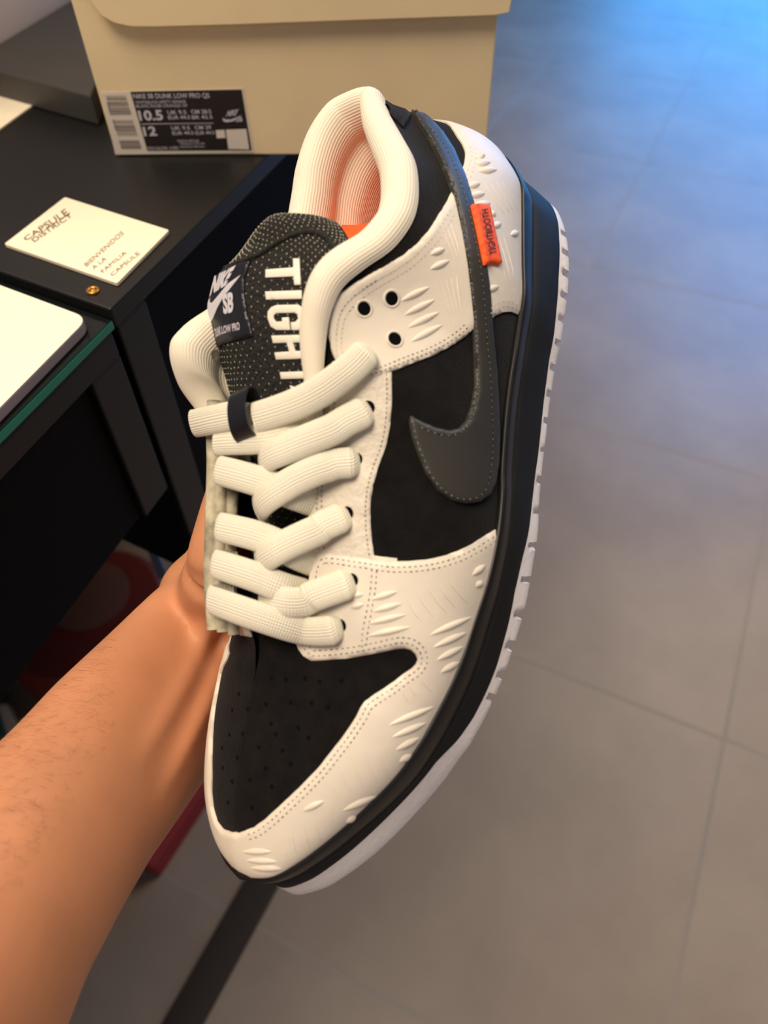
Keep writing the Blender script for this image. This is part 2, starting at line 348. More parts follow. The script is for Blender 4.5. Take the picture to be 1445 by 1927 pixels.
# size label on the front wall
def bquad(pts, d): return [XP(u, v, d) for u, v in pts]
lb = prism('size_label', bquad([(190, 174), (458, 166), (478, 287), (217, 291)], .0003), .0002, 'paper', bx, 0, down=tuple(bb), origin=bo)
lb['label'] = 'white sticker with black panel and barcode'
def lpos(u, v, d): return XP(u, v, d)-bo
bp_ = link('label_panel', [lpos(*p, .0005) for p in ((277, 283.5), (473.5, 282.5), (454.5, 168.5), (245, 172.5))], [(0, 1, 2, 3)], 'ink', lb, smooth=False)
lk = lambda pts: [(180+a/4.516, 150+b/4.516) for a, b in pts]
flat = lambda name, items, m, d=.0008: flat_text(name, items, lambda u, v: lpos(u, v, d), m, lb)
flat('label_print', [
    ('NIKE SB DUNK LOW PRO QS', lk([(325, 168), (972, 162), (962, 112), (315, 120)]), .01, 0),
    ('WHITE/BLACK-SAFETY ORANGE', lk([(340, 205), (768, 198), (762, 172), (334, 180)]), 0, 0),
    ('BLANC/NOIR-ORANGE VIF', lk([(348, 238), (782, 232), (775, 206), (342, 212)]), 0, 0),
    ('10.5', lk([(375, 350), (578, 345), (560, 255), (355, 262)]), .03, 0),
    ('UK 9.5', lk([(615, 296), (775, 292), (765, 258), (605, 262)]), .01, 0), ('CM 28.5', lk([(815, 290), (985, 286), (975, 252), (805, 256)]), .01, 0),
    ('EUR 44.5', lk([(620, 338), (805, 334), (798, 302), (612, 306)]), .01, 0), ('BR 42.5', lk([(822, 336), (995, 330), (988, 300), (815, 304)]), .01, 0),
    ('12', lk([(412, 480), (525, 476), (505, 394), (395, 400)]), .03, 0),
    ('UK 9.5', lk([(648, 428), (805, 424), (796, 392), (638, 396)]), .01, 0), ('CM 29', lk([(845, 424), (985, 420), (976, 388), (836, 392)]), .01, 0),
    ('EUR 44.5', lk([(655, 470), (835, 466), (827, 436), (648, 440)]), .01, 0), ('EUR 44.5', lk([(852, 468), (1010, 463), (1003, 434), (845, 438)]), .01, 0),
    ('FD2629-100', lk([(450, 598), (705, 594), (695, 566), (440, 572)]), 0, 0),
    ('MADE IN VIETNAM', lk([(700, 532), (880, 528), (872, 508), (692, 512)]), 0, 0), ('FABRIQUE AU VIETNAM', lk([(720, 556), (930, 552), (922, 534), (712, 538)]), 0, 0),
    ('HECHO EN VIETNAM', lk([(720, 580), (925, 576), (918, 560), (712, 563)]), 0, 0),
    ('NIKE', lk([(1105, 315), (1200, 300), (1215, 252), (1120, 262)]), .03, .3), ('SB', lk([(1190, 360), (1250, 355), (1245, 315), (1185, 320)]), .02, 0)], 'silver')
link('label_check_mark', [lpos(*p, .0008) for p in lk([(1080, 320), (1100, 338), (1150, 338), (1245, 300), (1170, 352), (1110, 362), (1082, 350)])], [(0, 1, 2, 3, 4, 5, 6)], 'silver', lb, smooth=False)
link('label_square', [lpos(*p, .0008) for p in lk([(1128, 590), (1305, 592), (1280, 418), (1105, 425)])]+[lpos(*p, .0008) for p in lk([(1030, 498), (1105, 495), (1092, 425), (1018, 430)])], [(0, 1, 2, 3), (4, 5, 6, 7)], 'paper', lb, smooth=False)
link('label_rule', [lpos(*p, .0008) for p in lk([(385, 380), (1000, 372), (1000, 367), (383, 374)])], [(0, 1, 2, 3)], 'silver', lb, smooth=False)
V = []; F = []
bars = [(140, 5), (150, 3), (160, 9), (178, 3), (190, 5), (200, 8), (214, 4), (223, 6), (242, 8), (256, 3), (264, 9), (278, 4), (287, 8), (345, 4), (355, 3), (364, 6), (385, 5), (396, 9), (411, 6), (422, 4), (432, 8), (450, 3), (460, 5), (472, 3), (516, 6), (528, 9), (541, 4), (552, 7), (563, 3), (570, 9), (582, 4)]
for y, h in bars:
    x = 85+(y-140)*.30; b = len(V)
    V += [lpos(*p, .0006) for p in lk([(x, y+h*.8), (x+172, y+h*.8-1), (x+170, y-1), (x-2, y)])]; F.append((b, b+1, b+2, b+3))
link('barcode', V, F, 'inkg', lb, smooth=False)
flat_text('barcode_digits', [('196968', lk([(118, 298), (92, 190), (108, 188), (134, 296)]), 0, 0), ('421957', lk([(165, 430), (138, 335), (154, 333), (181, 428)]), 0, 0)], lambda u, v: lpos(u, v, .0006), 'inkg', lb)

# ================================================================== things under the counter
ra, rb, rc, rd_ = onz(303, 1927, .014), onz(455, 1662, .014), onz(520, 1672, .014), onz(378, 1927, .014)
dr_ = (rb-ra)/np.linalg.norm(rb-ra)
fb = prism('floor_rail', [ra-dr_*.6, rd_-dr_*.6, rc+dr_*.5, rb+dr_*.5], .0135, 'bar', None, .002)
tag(fb, 'long dark bronze metal rail lying on the tiles below the toe of the sneaker', 'rail')
def disc(name, c, r, h, m, parent=None, n=40):
    V = [(0, 0, h)]+[(r*math.cos(a)*k, r*math.sin(a)*k, z) for k, z in ((.9, h), (1, h*.8), (1, h*.2), (.9, 0)) for a in np.linspace(0, 2*math.pi, n, endpoint=False)]
    F = [(0, 1+i, 1+(i+1) % n) for i in range(n)]
    for q in range(3): F += [(1+q*n+i, 1+(q+1)*n+i, 1+(q+1)*n+(i+1) % n, 1+q*n+(i+1) % n) for i in range(n)]
    F.append(tuple(1+3*n+i for i in range(n))[::-1])
    o = link(name, V, F, m, parent, sharp=40); o.location = tuple(c); return o
c0 = onz(158, 1150, .09)
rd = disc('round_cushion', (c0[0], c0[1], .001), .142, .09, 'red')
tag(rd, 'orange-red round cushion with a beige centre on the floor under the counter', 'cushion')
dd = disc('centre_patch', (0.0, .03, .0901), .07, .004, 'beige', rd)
q0 = [onz(406, 1452, .05), onz(286, 1632, .05), onz(200, 1600, .05), onz(330, 1400, .05)]
pk = prism('crimson_box', q0, .049, 'pink', None, .002); tag(pk, 'flat crimson box on the floor behind the forearm, beside the sneaker toe', 'box')
q0 = [onz(262, 1000, .6), onz(276, 992, .6), onz(318, 1085, .6), onz(300, 1092, .6)]
gs = prism('grey_metal_strip', q0, .01, 'grey', None, .002); tag(gs, 'short grey metal strip seen under the counter above the wrist', 'strip')
q0 = [onz(-60, 1335, .03), onz(14, 1322, .03), onz(38, 1385, .03), onz(-20, 1460, .03)]
tb = prism('white_slip_case', q0, .029, 'paper', None, .003); tag(tb, 'white and teal flat case on the floor at the left edge beside the forearm', 'case')
prism('teal_panel', [onz(-60, 1350, .0312), onz(0, 1340, .0312), onz(18, 1400, .0312), onz(-30, 1450, .0312)], .001, 'teal', tb, 0)

# ================================================================== THE SNEAKER
R = np.array([[-0.27731088, 0.75427229, -0.59512351], [0.92768134, 0.0490231, -0.3701406], [-0.250012, -0.65472899, -0.71331897]])
U_, _s, Vt = np.linalg.svd(R); R = U_ @ Vt
Tm = np.array([64.29044127, -139.05406586, 350.15991668])     # mm, camera frame
SC = -R.T @ Tm                                                # the camera seen from the shoe
shoe = empty('sneaker')
Wm = M @ R; Wt = M @ Tm*.001+CAMP
mw = Matrix.Identity(4)
for i in range(3):
    for j in range(3): mw[i][j] = Wm[i][j]
    mw[i][3] = Wt[i]
shoe.matrix_world = mw
tag(shoe, 'low black and white leather sneaker with cream laces, held up by the hand', 'shoe')
def s2w(p): return Wm @ (np.array(p, float)*.001)+Wt
def sdir(u, v):
    d = R.T @ np.array([(u-CX)/FPX, (v-CY)/FPX, 1.]); return d/np.linalg.norm(d)
def cr(P, n, ts=None):
    """Catmull-Rom through points, chord length parametrised"""
    P = np.array(P, float); d = np.r_[0, np.cumsum(np.linalg.norm(np.diff(P, axis=0), axis=1)**.5)]
    m = np.zeros_like(P); m[1:-1] = (P[2:]-P[:-2])/(d[2:]-d[:-2])[:, None]; m[0] = (P[1]-P[0])/(d[1]-d[0]); m[-1] = (P[-1]-P[-2])/(d[-1]-d[-2])
    t = np.linspace(0, d[-1], n) if ts is None else np.interp(ts, np.linspace(0, 1, len(d)), d)
    k = np.clip(np.searchsorted(d, t, side='right')-1, 0, len(d)-2); h = (d[k+1]-d[k]); s = ((t-d[k])/h)[:, None]; h = h[:, None]
    return (2*s**3-3*s**2+1)*P[k]+(s**3-2*s**2+s)*h*m[k]+(-2*s**3+3*s**2)*P[k+1]+(s**3-s**2)*h*m[k+1]
def grid_faces(nu, nv, closeu=False, closev=False, base=0):
    F = []
    for i in range(nu if closeu else nu-1):
        for j in range(nv if closev else nv-1):
            a = i*nv+j; b = ((i+1) % nu)*nv+j; c = ((i+1) % nu)*nv+(j+1) % nv; d = i*nv+(j+1) % nv
            F.append((base+a, base+b, base+c, base+d))
    return F
def gridnorm(P):
    du = np.gradient(P, axis=0); dv = np.gradient(P, axis=1); n = np.cross(du, dv); l = np.linalg.norm(n, axis=2, keepdims=True)
    n = n/np.maximum(l, 1e-9); return n
MM = .001

# ---- last: feather line F and top line T for both sides
OUTL = [(-10, -1, 0), (-7.7, 9.5, 0), (-1, 18, 0), (9.0, 24.7, 0), (20.6, 29.8, 0), (31.9, 33.2, 0), (47.5, 36.3, 0), (58.7, 37.5, 0), (72.0, 38.9, 0), (81.5, 39.0, 0), (92.0, 39.9, 0), (103.1, 41.0, 0), (115.5, 42.8, 0), (128.4, 44.4, 0), (143.4, 46.8, 0), (155.2, 49.3, 0), (166.7, 50.4, 0), (183.7, 51.5, 0), (200.3, 50.6, 0), (217.2, 48.4, 0), (235.2, 43.9, .7), (243.4, 40.7, 1.6), (252.4, 37.0, 2.4), (268.2, 29.2, 5.1), (283.4, 20.1, 8.5), (296.1, 9.7, 11.9), (301.5, 2.6, 13.5), (304.6, -3.7, 14.0), (305, -11, 14)]
OUTM = [(-10, -1, 0), (-7, -14, 0), (2, -25, 0), (16, -34, 0), (35, -38, 0), (60, -39, 0), (90, -39, 0), (120, -40, 0), (150, -44, 0), (180, -50, 0), (210, -54, 0), (235, -55, .7), (255, -52.5, 2.7), (270, -48, 5.5), (283, -40.5, 8.3), (293, -31, 11), (300, -22, 13), (304, -16, 14), (305, -11, 14)]
FL = [(-3.5, -1, 36), (-1.5, 6, 36), (5, 14, 36), (19.4, 23.5, 35.6), (28.5, 26.3, 35.4), (43.6, 30.2, 35.1), (59.5, 34.4, 34.8), (73.5, 38.2, 34.5), (87.8, 39.8, 34.2), (99.4, 41.2, 34.0), (111.5, 42.1, 33.3), (125.5, 43.8, 32.5), (144.5, 46.9, 31.3), (153.1, 49.0, 30.8), (164.3, 50.6, 30.1), (175.2, 51.2, 29.5), (186.1, 50.8, 28.8), (198.8, 49.3, 28.1), (210.4, 48.2, 27.8), (219.1, 46.7, 27.7), (230.0, 43.9, 27.8), (240.2, 41.0, 28.4), (250.9, 36.5, 29.3), (261.2, 30.7, 30.7), (271.9, 23.5, 32.5), (282.1, 16.3, 34.5), (290.8, 9.0, 36.6), (295.8, 2.0, 37.6), (299.0, -9.0, 38.0)]
FM = [(-3.5, -1, 36), (-1.5, -10, 36), (6, -21, 36), (19, -29, 35.6), (36, -34, 35.2), (60, -36, 34.8), (90, -36, 34.2), (120, -37, 33), (150, -41, 31), (180, -46.5, 29.2), (210, -50.5, 27.8), (235, -51, 28), (252, -49, 29.4), (266, -45.5, 31), (278, -40, 33), (287, -33, 35), (293, -26, 36.5), (297, -18, 37.5), (299, -9, 38)]
def byx(C, n, ts):
    return cr(C, n)
# lateral correspondences: (feather X,Y,Z) by index position, top-line point
LS = [((-3.5, -1, 36), (7, -15, 89)), ((1, 10, 36), (17, -7, 92)), ((9, 17, 36), (28, 1, 93.5)), ((19, 23.4, 35.6), (41, 11, 93)), ((31, 27, 35.4), (53, 20, 93)), ((45, 30.6, 35.1), (63, 25, 93)), ((60, 34.5, 34.8), (74, 28.5, 93)), ((74, 38.2, 34.5), (84, 30, 94.5)), ((88, 39.8, 34.2), (95, 28.5, 97.5)), ((100, 41.2, 34), (106, 24, 102)), ((112, 42.2, 33.3), (114, 19.5, 104.5)), ((122, 43.5, 32.7), (122, 16, 103.5)), ((131, 44.8, 32.2), (130, 13.5, 100)), ((144.5, 46.9, 31.3), (141, 12, 95)), ((156, 49.3, 30.6), (154, 11, 88)), ((170, 51, 29.8), (170, 10.5, 82)), ((184, 51, 29), (184, 10, 77)), ((197, 49.6, 28.2), (197, 9, 73)), ((210, 48.2, 27.8), (210, 7, 69)), ((221, 46.2, 27.7), (221, -5.5, 65.8)), ((232, 43.2, 27.9), (232, -8, 62.5)), ((242, 40.3, 28.5), (243, -9, 60)), ((254, 35, 29.7), (257, -9, 57.5)), ((267, 27, 31.7), (271, -9, 54)), ((279, 18.6, 33.9), (282, -9, 50)), ((288, 11.2, 35.9), (290, -9, 46)), ((294.5, 4, 37.4), (295.5, -9, 42.3)), ((298.5, -6, 38), (298.6, -9, 39))]
MS = [((-3.5, -1, 36), (7, -15, 89)), ((-.5, -13, 36), (8, -24, 91)), ((8, -22.5, 36), (13, -33, 93)), ((19, -29, 35.6), (25, -40, 93)), ((36, -34, 35.2), (40, -43, 91)), ((50, -35.5, 35), (54, -43, 88)), ((68, -36, 34.6), (72, -42, 86)), ((84, -36, 34.3), (88, -43, 89)), ((98, -36.2, 33.8), (103, -45, 96)), ((110, -36.6, 33.4), (116, -46, 103)), ((122, -37.3, 32.9), (127, -46, 109)), ((133, -38.5, 32), (136, -46, 111)), ((144, -40, 31.3), (146, -45, 104)), ((155, -42, 30.8), (155, -40, 93)), ((170, -45, 29.8), (170, -31, 88.5)), ((184, -47.5, 29), (184, -28, 84.5)), ((197, -49.2, 28.2), (197, -27, 80.5)), ((210, -50.5, 27.8), (210, -25, 76)), ((221, -51, 27.8), (221, -12, 67)), ((232, -51, 27.9), (232, -9, 62.5)), ((242, -50.3, 28.5), (243, -9, 60)), ((254, -48.6, 29.6), (257, -9, 57.5)), ((267, -45, 31.2), (271, -9, 54)), ((279, -39.4, 33.3), (282, -9, 50)), ((288, -32, 35.2), (290, -9, 46)), ((294.5, -23, 36.9), (295.5, -9, 42.3)), ((298.5, -12, 38), (298.6, -9, 39))]
def side(S, NU, NV):
    F_ = cr([a for a, b in S], NU, np.linspace(0, 1, NU)); T_ = cr([b for a, b in S], NU, np.linspace(0, 1, NU))
    out = np.zeros((NU, NV, 3)); v = np.r_[-.10, -.05, np.linspace(0, 1, NV-2)]
    sgn = 1 if S is LS else -1
    for i in range(NU):
        f_, t_ = F_[i], T_[i]; h = t_[2]-f_[2]; dirn = t_-f_
        x = (f_[0]+t_[0])/2
        ankle = np.clip((135-x)/25, 0, 1)
        out_v = np.array([0, sgn, 0.])
        if x < 45:                                            # heel: push outward from the heel axis
            c = np.array([42, -5, 0.]); o_ = np.array([f_[0]-c[0], f_[1]-c[1], 0]); o_ /= np.linalg.norm(o_); k = np.clip((45-x)/25, 0, 1); out_v = o_*k+out_v*(1-k); out_v /= np.linalg.norm(out_v)
        p0 = f_; p3 = t_
        horiz = dirn.copy(); horiz[2] = 0; L_ = np.linalg.norm(horiz)
        a_p1 = f_+np.array([0, 0, h*.40])+out_v*4.0+horiz*.02; a_p2 = t_-np.array([0, 0, h*.33])+out_v*1.5-horiz*.12
        v_p1 = f_+np.array([0, 0, h*.60])+out_v*2.0; v_p2 = t_-horiz*.50-np.array([0, 0, h*.06])
        e_p2 = t_-horiz*.46-np.array([0, 0, h*.22])
        th = np.clip((x-222)/14, 0, 1); vp2 = e_p2*(1-th)+v_p2*th
        p1 = a_p1*ankle+v_p1*(1-ankle); p2 = a_p2*ankle+vp2*(1-ankle)
        vv = np.clip(v, 0, 1)[:, None]
        c_ = (1-vv)**3*p0+3*(1-vv)**2*vv*p1+3*(1-vv)*vv**2*p2+vv**3*p3
        c_[0] = f_-np.array([0, 0, 5]); c_[1] = f_-np.array([0, 0, 2.5])
        out[i] = c_
    return out
NU, NV = 200, 46
GL = side(LS, NU, NV); GM = side(MS, NU, NV)
BG = np.concatenate([GM[::-1], GL[1:]], 0)                   # toe (medial) .. heel .. toe (lateral)
NT = BG.shape[0]
BN = -gridnorm(BG)
ctr_ = np.array([120, -5, 50.])
if ((BG[NT*3//4, 20]-ctr_) @ BN[NT*3//4, 20]) < 0: BN = -BN
# one body surface; faces oriented outward
body = link('upper', (BG.reshape(-1, 3)*MM), [f[::-1] for f in grid_faces(NT, NV)], 'suede', shoe)
body['label'] = 'black suede upper'
bm = bmesh.new(); bm.from_mesh(body.data); bmesh.ops.remove_doubles(bm, verts=bm.verts, dist=.0002); bm.to_mesh(body.data); bm.free()
def bvh_of(V, F): return BVHTree.FromPolygons([Vector(v) for v in V], F)
bodyV = BG.reshape(-1, 3); bodyF = []; bodyIJ = []
for i in range(NT-1):
    for j in range(NV-1):
        a, b, c, d = i*NV+j, (i+1)*NV+j, (i+1)*NV+j+1, i*NV+j+1
        bodyF += [(a, b, c), (a, c, d)]; bodyIJ += [(i, j), (i, j)]
bodyB = bvh_of(bodyV, bodyF)
bodyNf = BN.reshape(-1, 3)
class Surf:
    """surface to lay things on: triangles with smooth normals"""
    def __init__(s): s.V = np.zeros((0, 3)); s.N = np.zeros((0, 3)); s.F = []; s.b = None
    def add(s, V, N, F):
        k = len(s.V); s.V = np.concatenate([s.V, V]); s.N = np.concatenate([s.N, N])
        for f in F:
            f = tuple(k+i for i in f)
            s.F += [f] if len(f) == 3 else [(f[0], f[1], f[2]), (f[0], f[2], f[3])]
        s.b = None; return s
    def hit(s, u, v):
        if s.b is None: s.b = bvh_of(s.V, s.F)
        p, n, fi, dist = s.b.ray_cast(Vector(SC), Vector(sdir(u, v)))
        if p is None: return None
        f = s.F[fi]; A = s.V[list(f)]; p = np.array(p)
        v0, v1, v2 = A[1]-A[0], A[2]-A[0], p-A[0]; d00, d01, d11, d20, d21 = v0@v0, v0@v1, v1@v1, v2@v0, v2@v1; den = d00*d11-d01*d01
        if abs(den) < 1e-12: w_ = np.array([1/3]*3)
        else: b_ = (d11*d20-d01*d21)/den; c_ = (d00*d21-d01*d20)/den; w_ = np.array([1-b_-c_, b_, c_])
        N_ = w_ @ s.N[list(f)]; N_ /= np.linalg.norm(N_)+1e-9
        return p, N_
    def near(s, u, v, cu, cv):
        h = s.hit(u, v); k = 0
        while h is None and k < 60:
            k += 1; t = k*.025; h = s.hit(u+(cu-u)*t, v+(cv-v)*t)
        return h
base = Surf().add(bodyV, bodyNf, [f for f in grid_faces(NT, NV)])
top = Surf().add(bodyV, bodyNf, [f for f in grid_faces(NT, NV)])
def SB(i, j):
    """smooth lookup on the body grid with float indices"""
    i = np.clip(i, 0, NT-1.001); j = np.clip(j, 0, NV-1.001); i0 = int(i); j0 = int(j); a = i-i0; b = j-j0
    f = lambda G: (1-a)*(1-b)*G[i0, j0]+a*(1-b)*G[i0+1, j0]+(1-a)*b*G[i0, j0+1]+a*b*G[i0+1, j0+1]
    n = f(BN); return f(BG), n/(np.linalg.norm(n)+1e-9)
def px2ij(u, v, cu, cv):
    p, n, fi, d_ = bodyB.ray_cast(Vector(SC), Vector(sdir(u, v))); k = 0
    while p is None and k < 60:
        k += 1; t = k*.012; p, n, fi, d_ = bodyB.ray_cast(Vector(SC), Vector(sdir(u+(cu-u)*t, v+(cv-v)*t)))
    i, j = bodyIJ[fi]; p = np.array(p); A, B, D = BG[i, j], BG[i+1, j], BG[i, j+1]
    eu, ev = B-A, D-A; q = p-A; m_ = np.array([[eu@eu, eu@ev], [eu@ev, ev@ev]]); s = np.linalg.solve(m_+np.eye(2)*1e-9, np.array([q@eu, q@ev]))
    return i+s[0], j+s[1]
def densify(P, h, jit=0, closed=True):
    P = np.array(P, float); out = []
    n = len(P)
    for i in range(n if closed else n-1):
        a, b = P[i], P[(i+1) % n]; m = max(1, int(np.linalg.norm(b-a)/h))
        for k in range(m): out.append(a+(b-a)*k/m)
    out = np.array(out)
    if jit: out = out+rng.normal(0, jit, out.shape)
    return out
def smoothpoly(P, n_per=4):
    P = np.array(P, float); return cr(np.vstack([P, P[:1]]), len(P)*n_per+1)[:-1]
def inside(P, poly):
    x, y = P[:, 0], P[:, 1]; c = np.zeros(len(P), bool); n = len(poly)
    for i in range(n):
        x1, y1 = poly[i]; x2, y2 = poly[(i+1) % n]
        with np.errstate(divide='ignore', invalid='ignore'):
            c ^= ((y1 > y) != (y2 > y)) & (x < (x2-x1)*(y-y1)/(y2-y1)+x1)
    return c
def panel(name, poly, mapf, m, parent=shoe, lift=0.0, t=1.2, w=1.2, h=7, jit=0, surf=None, label=None, edge=None, uvs=None):
    """a cut piece of material of thickness t laid over a surface, with rolled edges"""
    edge = edge or h*.8
    Bd = densify(poly, edge, jit)
    lo, hi = Bd.min(0), Bd.max(0)
    gx, gy = np.meshgrid(np.arange(lo[0]+h/2, hi[0], h), np.arange(lo[1]+h/2, hi[1], h*.87)); gx[1::2] += h/2
    G = np.c_[gx.ravel(), gy.ravel()]; G = G[inside(G, Bd)]
    dmin = np.array([np.sqrt(((Bd-q)**2).sum(1).min()) for q in G]) if len(G) else np.zeros(0)
    G = G[dmin > edge*.55] if len(G) else G
    # ring just inside the border for the rolled edge
    c2 = [Vector(q) for q in Bd]+[Vector(q) for q in G]
    n = len(Bd)
    vo, eo, fo, ov, oe, of = delaunay_2d_cdt(c2, [(i, (i+1) % n) for i in range(n)], [], 1, 1e-4)
    pts = np.array([tuple(q) for q in vo])
    P3 = np.zeros((len(pts), 3)); N3 = np.zeros((len(pts), 3)); cen = Bd.mean(0)
    for k, q in enumerate(pts):
        r_ = mapf(q[0], q[1], cen); P3[k], N3[k] = r_
    cnt = {}
    for f in fo:
        for a, b in ((f[0], f[1]), (f[1], f[2]), (f[2], f[0])): cnt[(a, b)] = cnt.get((a, b), 0)+1
    bed = [(a, b) for (a, b) in cnt if (b, a) not in cnt]
    bset = sorted({a for e in bed for a in e}); BP = P3[bset]
    isb = np.zeros(len(pts), bool); isb[bset] = True
    d3 = np.array([0 if isb[k] else np.sqrt(((BP-P3[k])**2).sum(1).min()) for k in range(len(pts))])
    hgt = lift+t*np.where(isb, .45, np.sqrt(np.clip(1-(1-np.clip(d3/w, 0, 1))**2, .25, 1)))
    V = P3+N3*hgt[:, None]; Fc = [tuple(f) for f in fo]
    # orientation
    s_ = 0
    for f in Fc[:200]: s_ += np.cross(V[f[1]]-V[f[0]], V[f[2]]-V[f[0]]) @ N3[f[0]]
    if s_ < 0: Fc = [f[::-1] for f in Fc]; bed = [(b, a) for a, b in bed]
    idx = {a: len(V)+k for k, a in enumerate(bset)}
    V = np.vstack([V, P3[bset]-N3[bset]*.4+N3[bset]*lift*.0]); nf = [(b, a, idx[a], idx[b]) for a, b in bed]
    uv = None
    o = link(name, V*MM, Fc+nf, m, parent, sharp=60)
    if label: o['label'] = label
    if surf is not None: surf.add(V[:len(pts)], N3, Fc)
    return o
def pxmap(S=None):
    S = S or base
    def f(u, v, c):
        r = S.near(u, v, c[0], c[1]); return r
    return f
def ijmap(q0, q1, c): return SB(q0/2.0, q1/1.2*1.0)          # polygon space: 2 units per station, 1.2 per row
def toij(poly, cu, cv): return [(i*2.0, j*1.2) for i, j in (px2ij(u, v, cu, cv) for u, v in poly)]

# ---- toe overlay: runs round the toe from the traced lateral seam to the medial side
seam = [(559, 1210), (563, 1222), (572, 1234), (586, 1243), (605, 1243), (629, 1241), (650, 1239), (671, 1236), (690, 1232), (712, 1228), (745, 1220), (760, 1219), (772, 1222), (781, 1230), (785, 1240), (782, 1250), (774, 1258), (760, 1267), (733, 1288), (700, 1309), (686, 1320), (678, 1332), (671, 1347), (660, 1364), (650, 1379), (625, 1412), (596, 1448), (563, 1482), (525, 1518), (501, 1540), (479, 1556), (460, 1563)]
cut_top = [(944, 988), (930, 997), (915, 1006), (890, 1022), (860, 1037), (830, 1047), (800, 1053), (770, 1056), (735, 1056), (700, 1051), (660, 1045), (625, 1040), (604, 1041), (594, 1048), (588, 1060), (583, 1085), (577, 1120), (570, 1160), (562, 1195)]
lat_in = toij(cut_top+seam, 700, 1150)
def toemap(q0, q1, c):
    st = q0/2.0; j = q1/1.2
    return SB(NT-1-st, j) if j <= NV-1 else SB(st, 2*(NV-1)-j)
JJ = J = (NV-1)*1.2
lat_t = [(2*(NT-1)-a, b) for a, b in lat_in]
left = toij([(450, 1567), (438, 1566), (421, 1560), (410, 1546), (403, 1522), (399.5, 1492), (400, 1462)], 470, 1470)
left = [(a, 2*JJ-b) if a < NT else (2*(NT-1)-a, b) for a, b in left]
le = left[-1]
poly = [(lat_t[0][0], 0.0)]+lat_t+left+[(le[0]+10, le[1]+1.5), (le[0]+26, le[1]+6), (le[0]+42, le[1]+9), (le[0]+50, le[1]+3), (le[0]+54, le[1]+2), (le[0]+60, le[1]+12), (le[0]+74, 2*JJ-10), (le[0]+95, 2*JJ), (.3, 2*JJ), (.3, 0)]
panel('toe_overlay', poly, toemap, 'leather', t=1.3, w=1.3, h=2.2, jit=.05, surf=top, label='white embossed leather overlay')
# eyestay lateral
eye = [(736, 700), (737, 750), (734, 800), (726, 840), (712, 878), (702, 912), (697, 949), (697, 986), (700, 1019), (704, 1046), (747, 1051), (747, 1062), (700, 1075), (640, 1100), (600, 1100), (588, 1060), (583, 1000), (580, 950), (583, 905), (592, 860), (600, 820), (608, 780), (616, 740), (621, 705), (626, 680), (700, 680)]
panel('eyestay', eye, pxmap(), 'wrinkled', lift=0, t=.8, h=8, jit=.25, surf=top, edge=5, label='wrinkled white leather eyestay')
# ankle panel with the punched holes
ank = [(617, 628), (617, 610), (620, 590), (626, 570), (638, 553), (665, 535), (694, 517), (728, 499), (761, 478), (790, 453), (811, 427), (828, 399), (842, 376), (852, 355), (880, 420), (897, 520), (905, 612), (887, 621), (872, 635), (844, 654), (815, 669), (790, 679), (766, 688), (727, 704), (700, 713), (679, 717), (660, 712), (640, 695), (625, 665)]
panel('ankle_panel', ank, pxmap(), 'leather', lift=.3, t=1.0, h=8, jit=.35, surf=top, edge=5, label='white embossed leather panel')
# heel panel, carried round the heel in grid space
heel_l = toij([(862, 262), (869, 272), (875, 290), (872, 310), (863, 332), (858, 350), (880, 430), (897, 520), (903, 612), (915, 606), (922, 602), (930, 595), (944, 588), (960, 587), (972, 592), (980, 590), (979, 575)], 920, 450)
i0 = heel_l[0]; hc = (NT//2)*2.0
mir = lambda q: (2*hc-q[0], q[1])
poly = [(heel_l[-1][0], 0)]+heel_l[::-1]
poly = poly+[(hc, i0[1])]+[mir(q) for q in heel_l]+[(mir(heel_l[-1])[0], 0)]
panel('heel_panel', poly, ijmap, 'leather', lift=.2, t=1.0, h=2.4, jit=.05, surf=top, label='white embossed leather heel panel')
panel('heel_tab', [(699, 196), (735, 200), (762, 209), (771, 217), (768, 228), (757, 242), (740, 226), (722, 211)], pxmap(), 'suede', lift=.3, t=1.3, h=7, surf=None)
import copy
plain = Surf().add(top.V, top.N, top.F)
swo = [(773, 213), (786, 236), (807, 267), (827, 308), (844, 350), (853, 385), (865, 441), (875, 499), (883, 565), (889, 628), (891, 690), (892, 727), (885, 766), (875, 793), (860, 808), (839, 812), (815, 806), (791, 795), (771, 784), (769, 795), (774, 824), (786, 858), (800, 892), (824, 925), (849, 942), (873, 948), (897, 945), (916, 931), (926, 909), (932, 873), (934, 824), (932, 761), (929, 698), (922, 625), (917, 549), (910, 499), (899, 441), (886, 383), (871, 333), (852, 287), (831, 254), (807, 228), (786, 213), (778, 208)]
panel('check_mark', swo, pxmap(), 'swoosh', lift=1.1, t=1.1, h=6, surf=top, edge=4, label='charcoal leather check mark')
# medial check mark and panels in grid space (their own side, hardly in view)
mi = lambda fx, fj: ((NT//2-fx*(NT//2))*2.0, fj*J)
panel('check_mark', [mi(.05, .9), mi(.2, .6), mi(.36, .42), mi(.46, .38), mi(.52, .5), mi(.55, .66), mi(.575, .5), mi(.55, .3), mi(.48, .16), mi(.38, .17), mi(.2, .34), mi(.06, .62)], ijmap, 'swoosh', lift=.8, t=1.2, h=2.4, label='charcoal leather check mark on the inner side')
panel('eyestay', [mi(.50, .80), mi(.49, .985), mi(.56, .985), mi(.62, .985), mi(.68, .985), mi(.70, .98), mi(.70, .80), mi(.66, .7), mi(.6, .74), mi(.55, .78)], ijmap, 'wrinkled', lift=.3, t=1.2, h=2.4, label='white leather eyestay on the inner side')

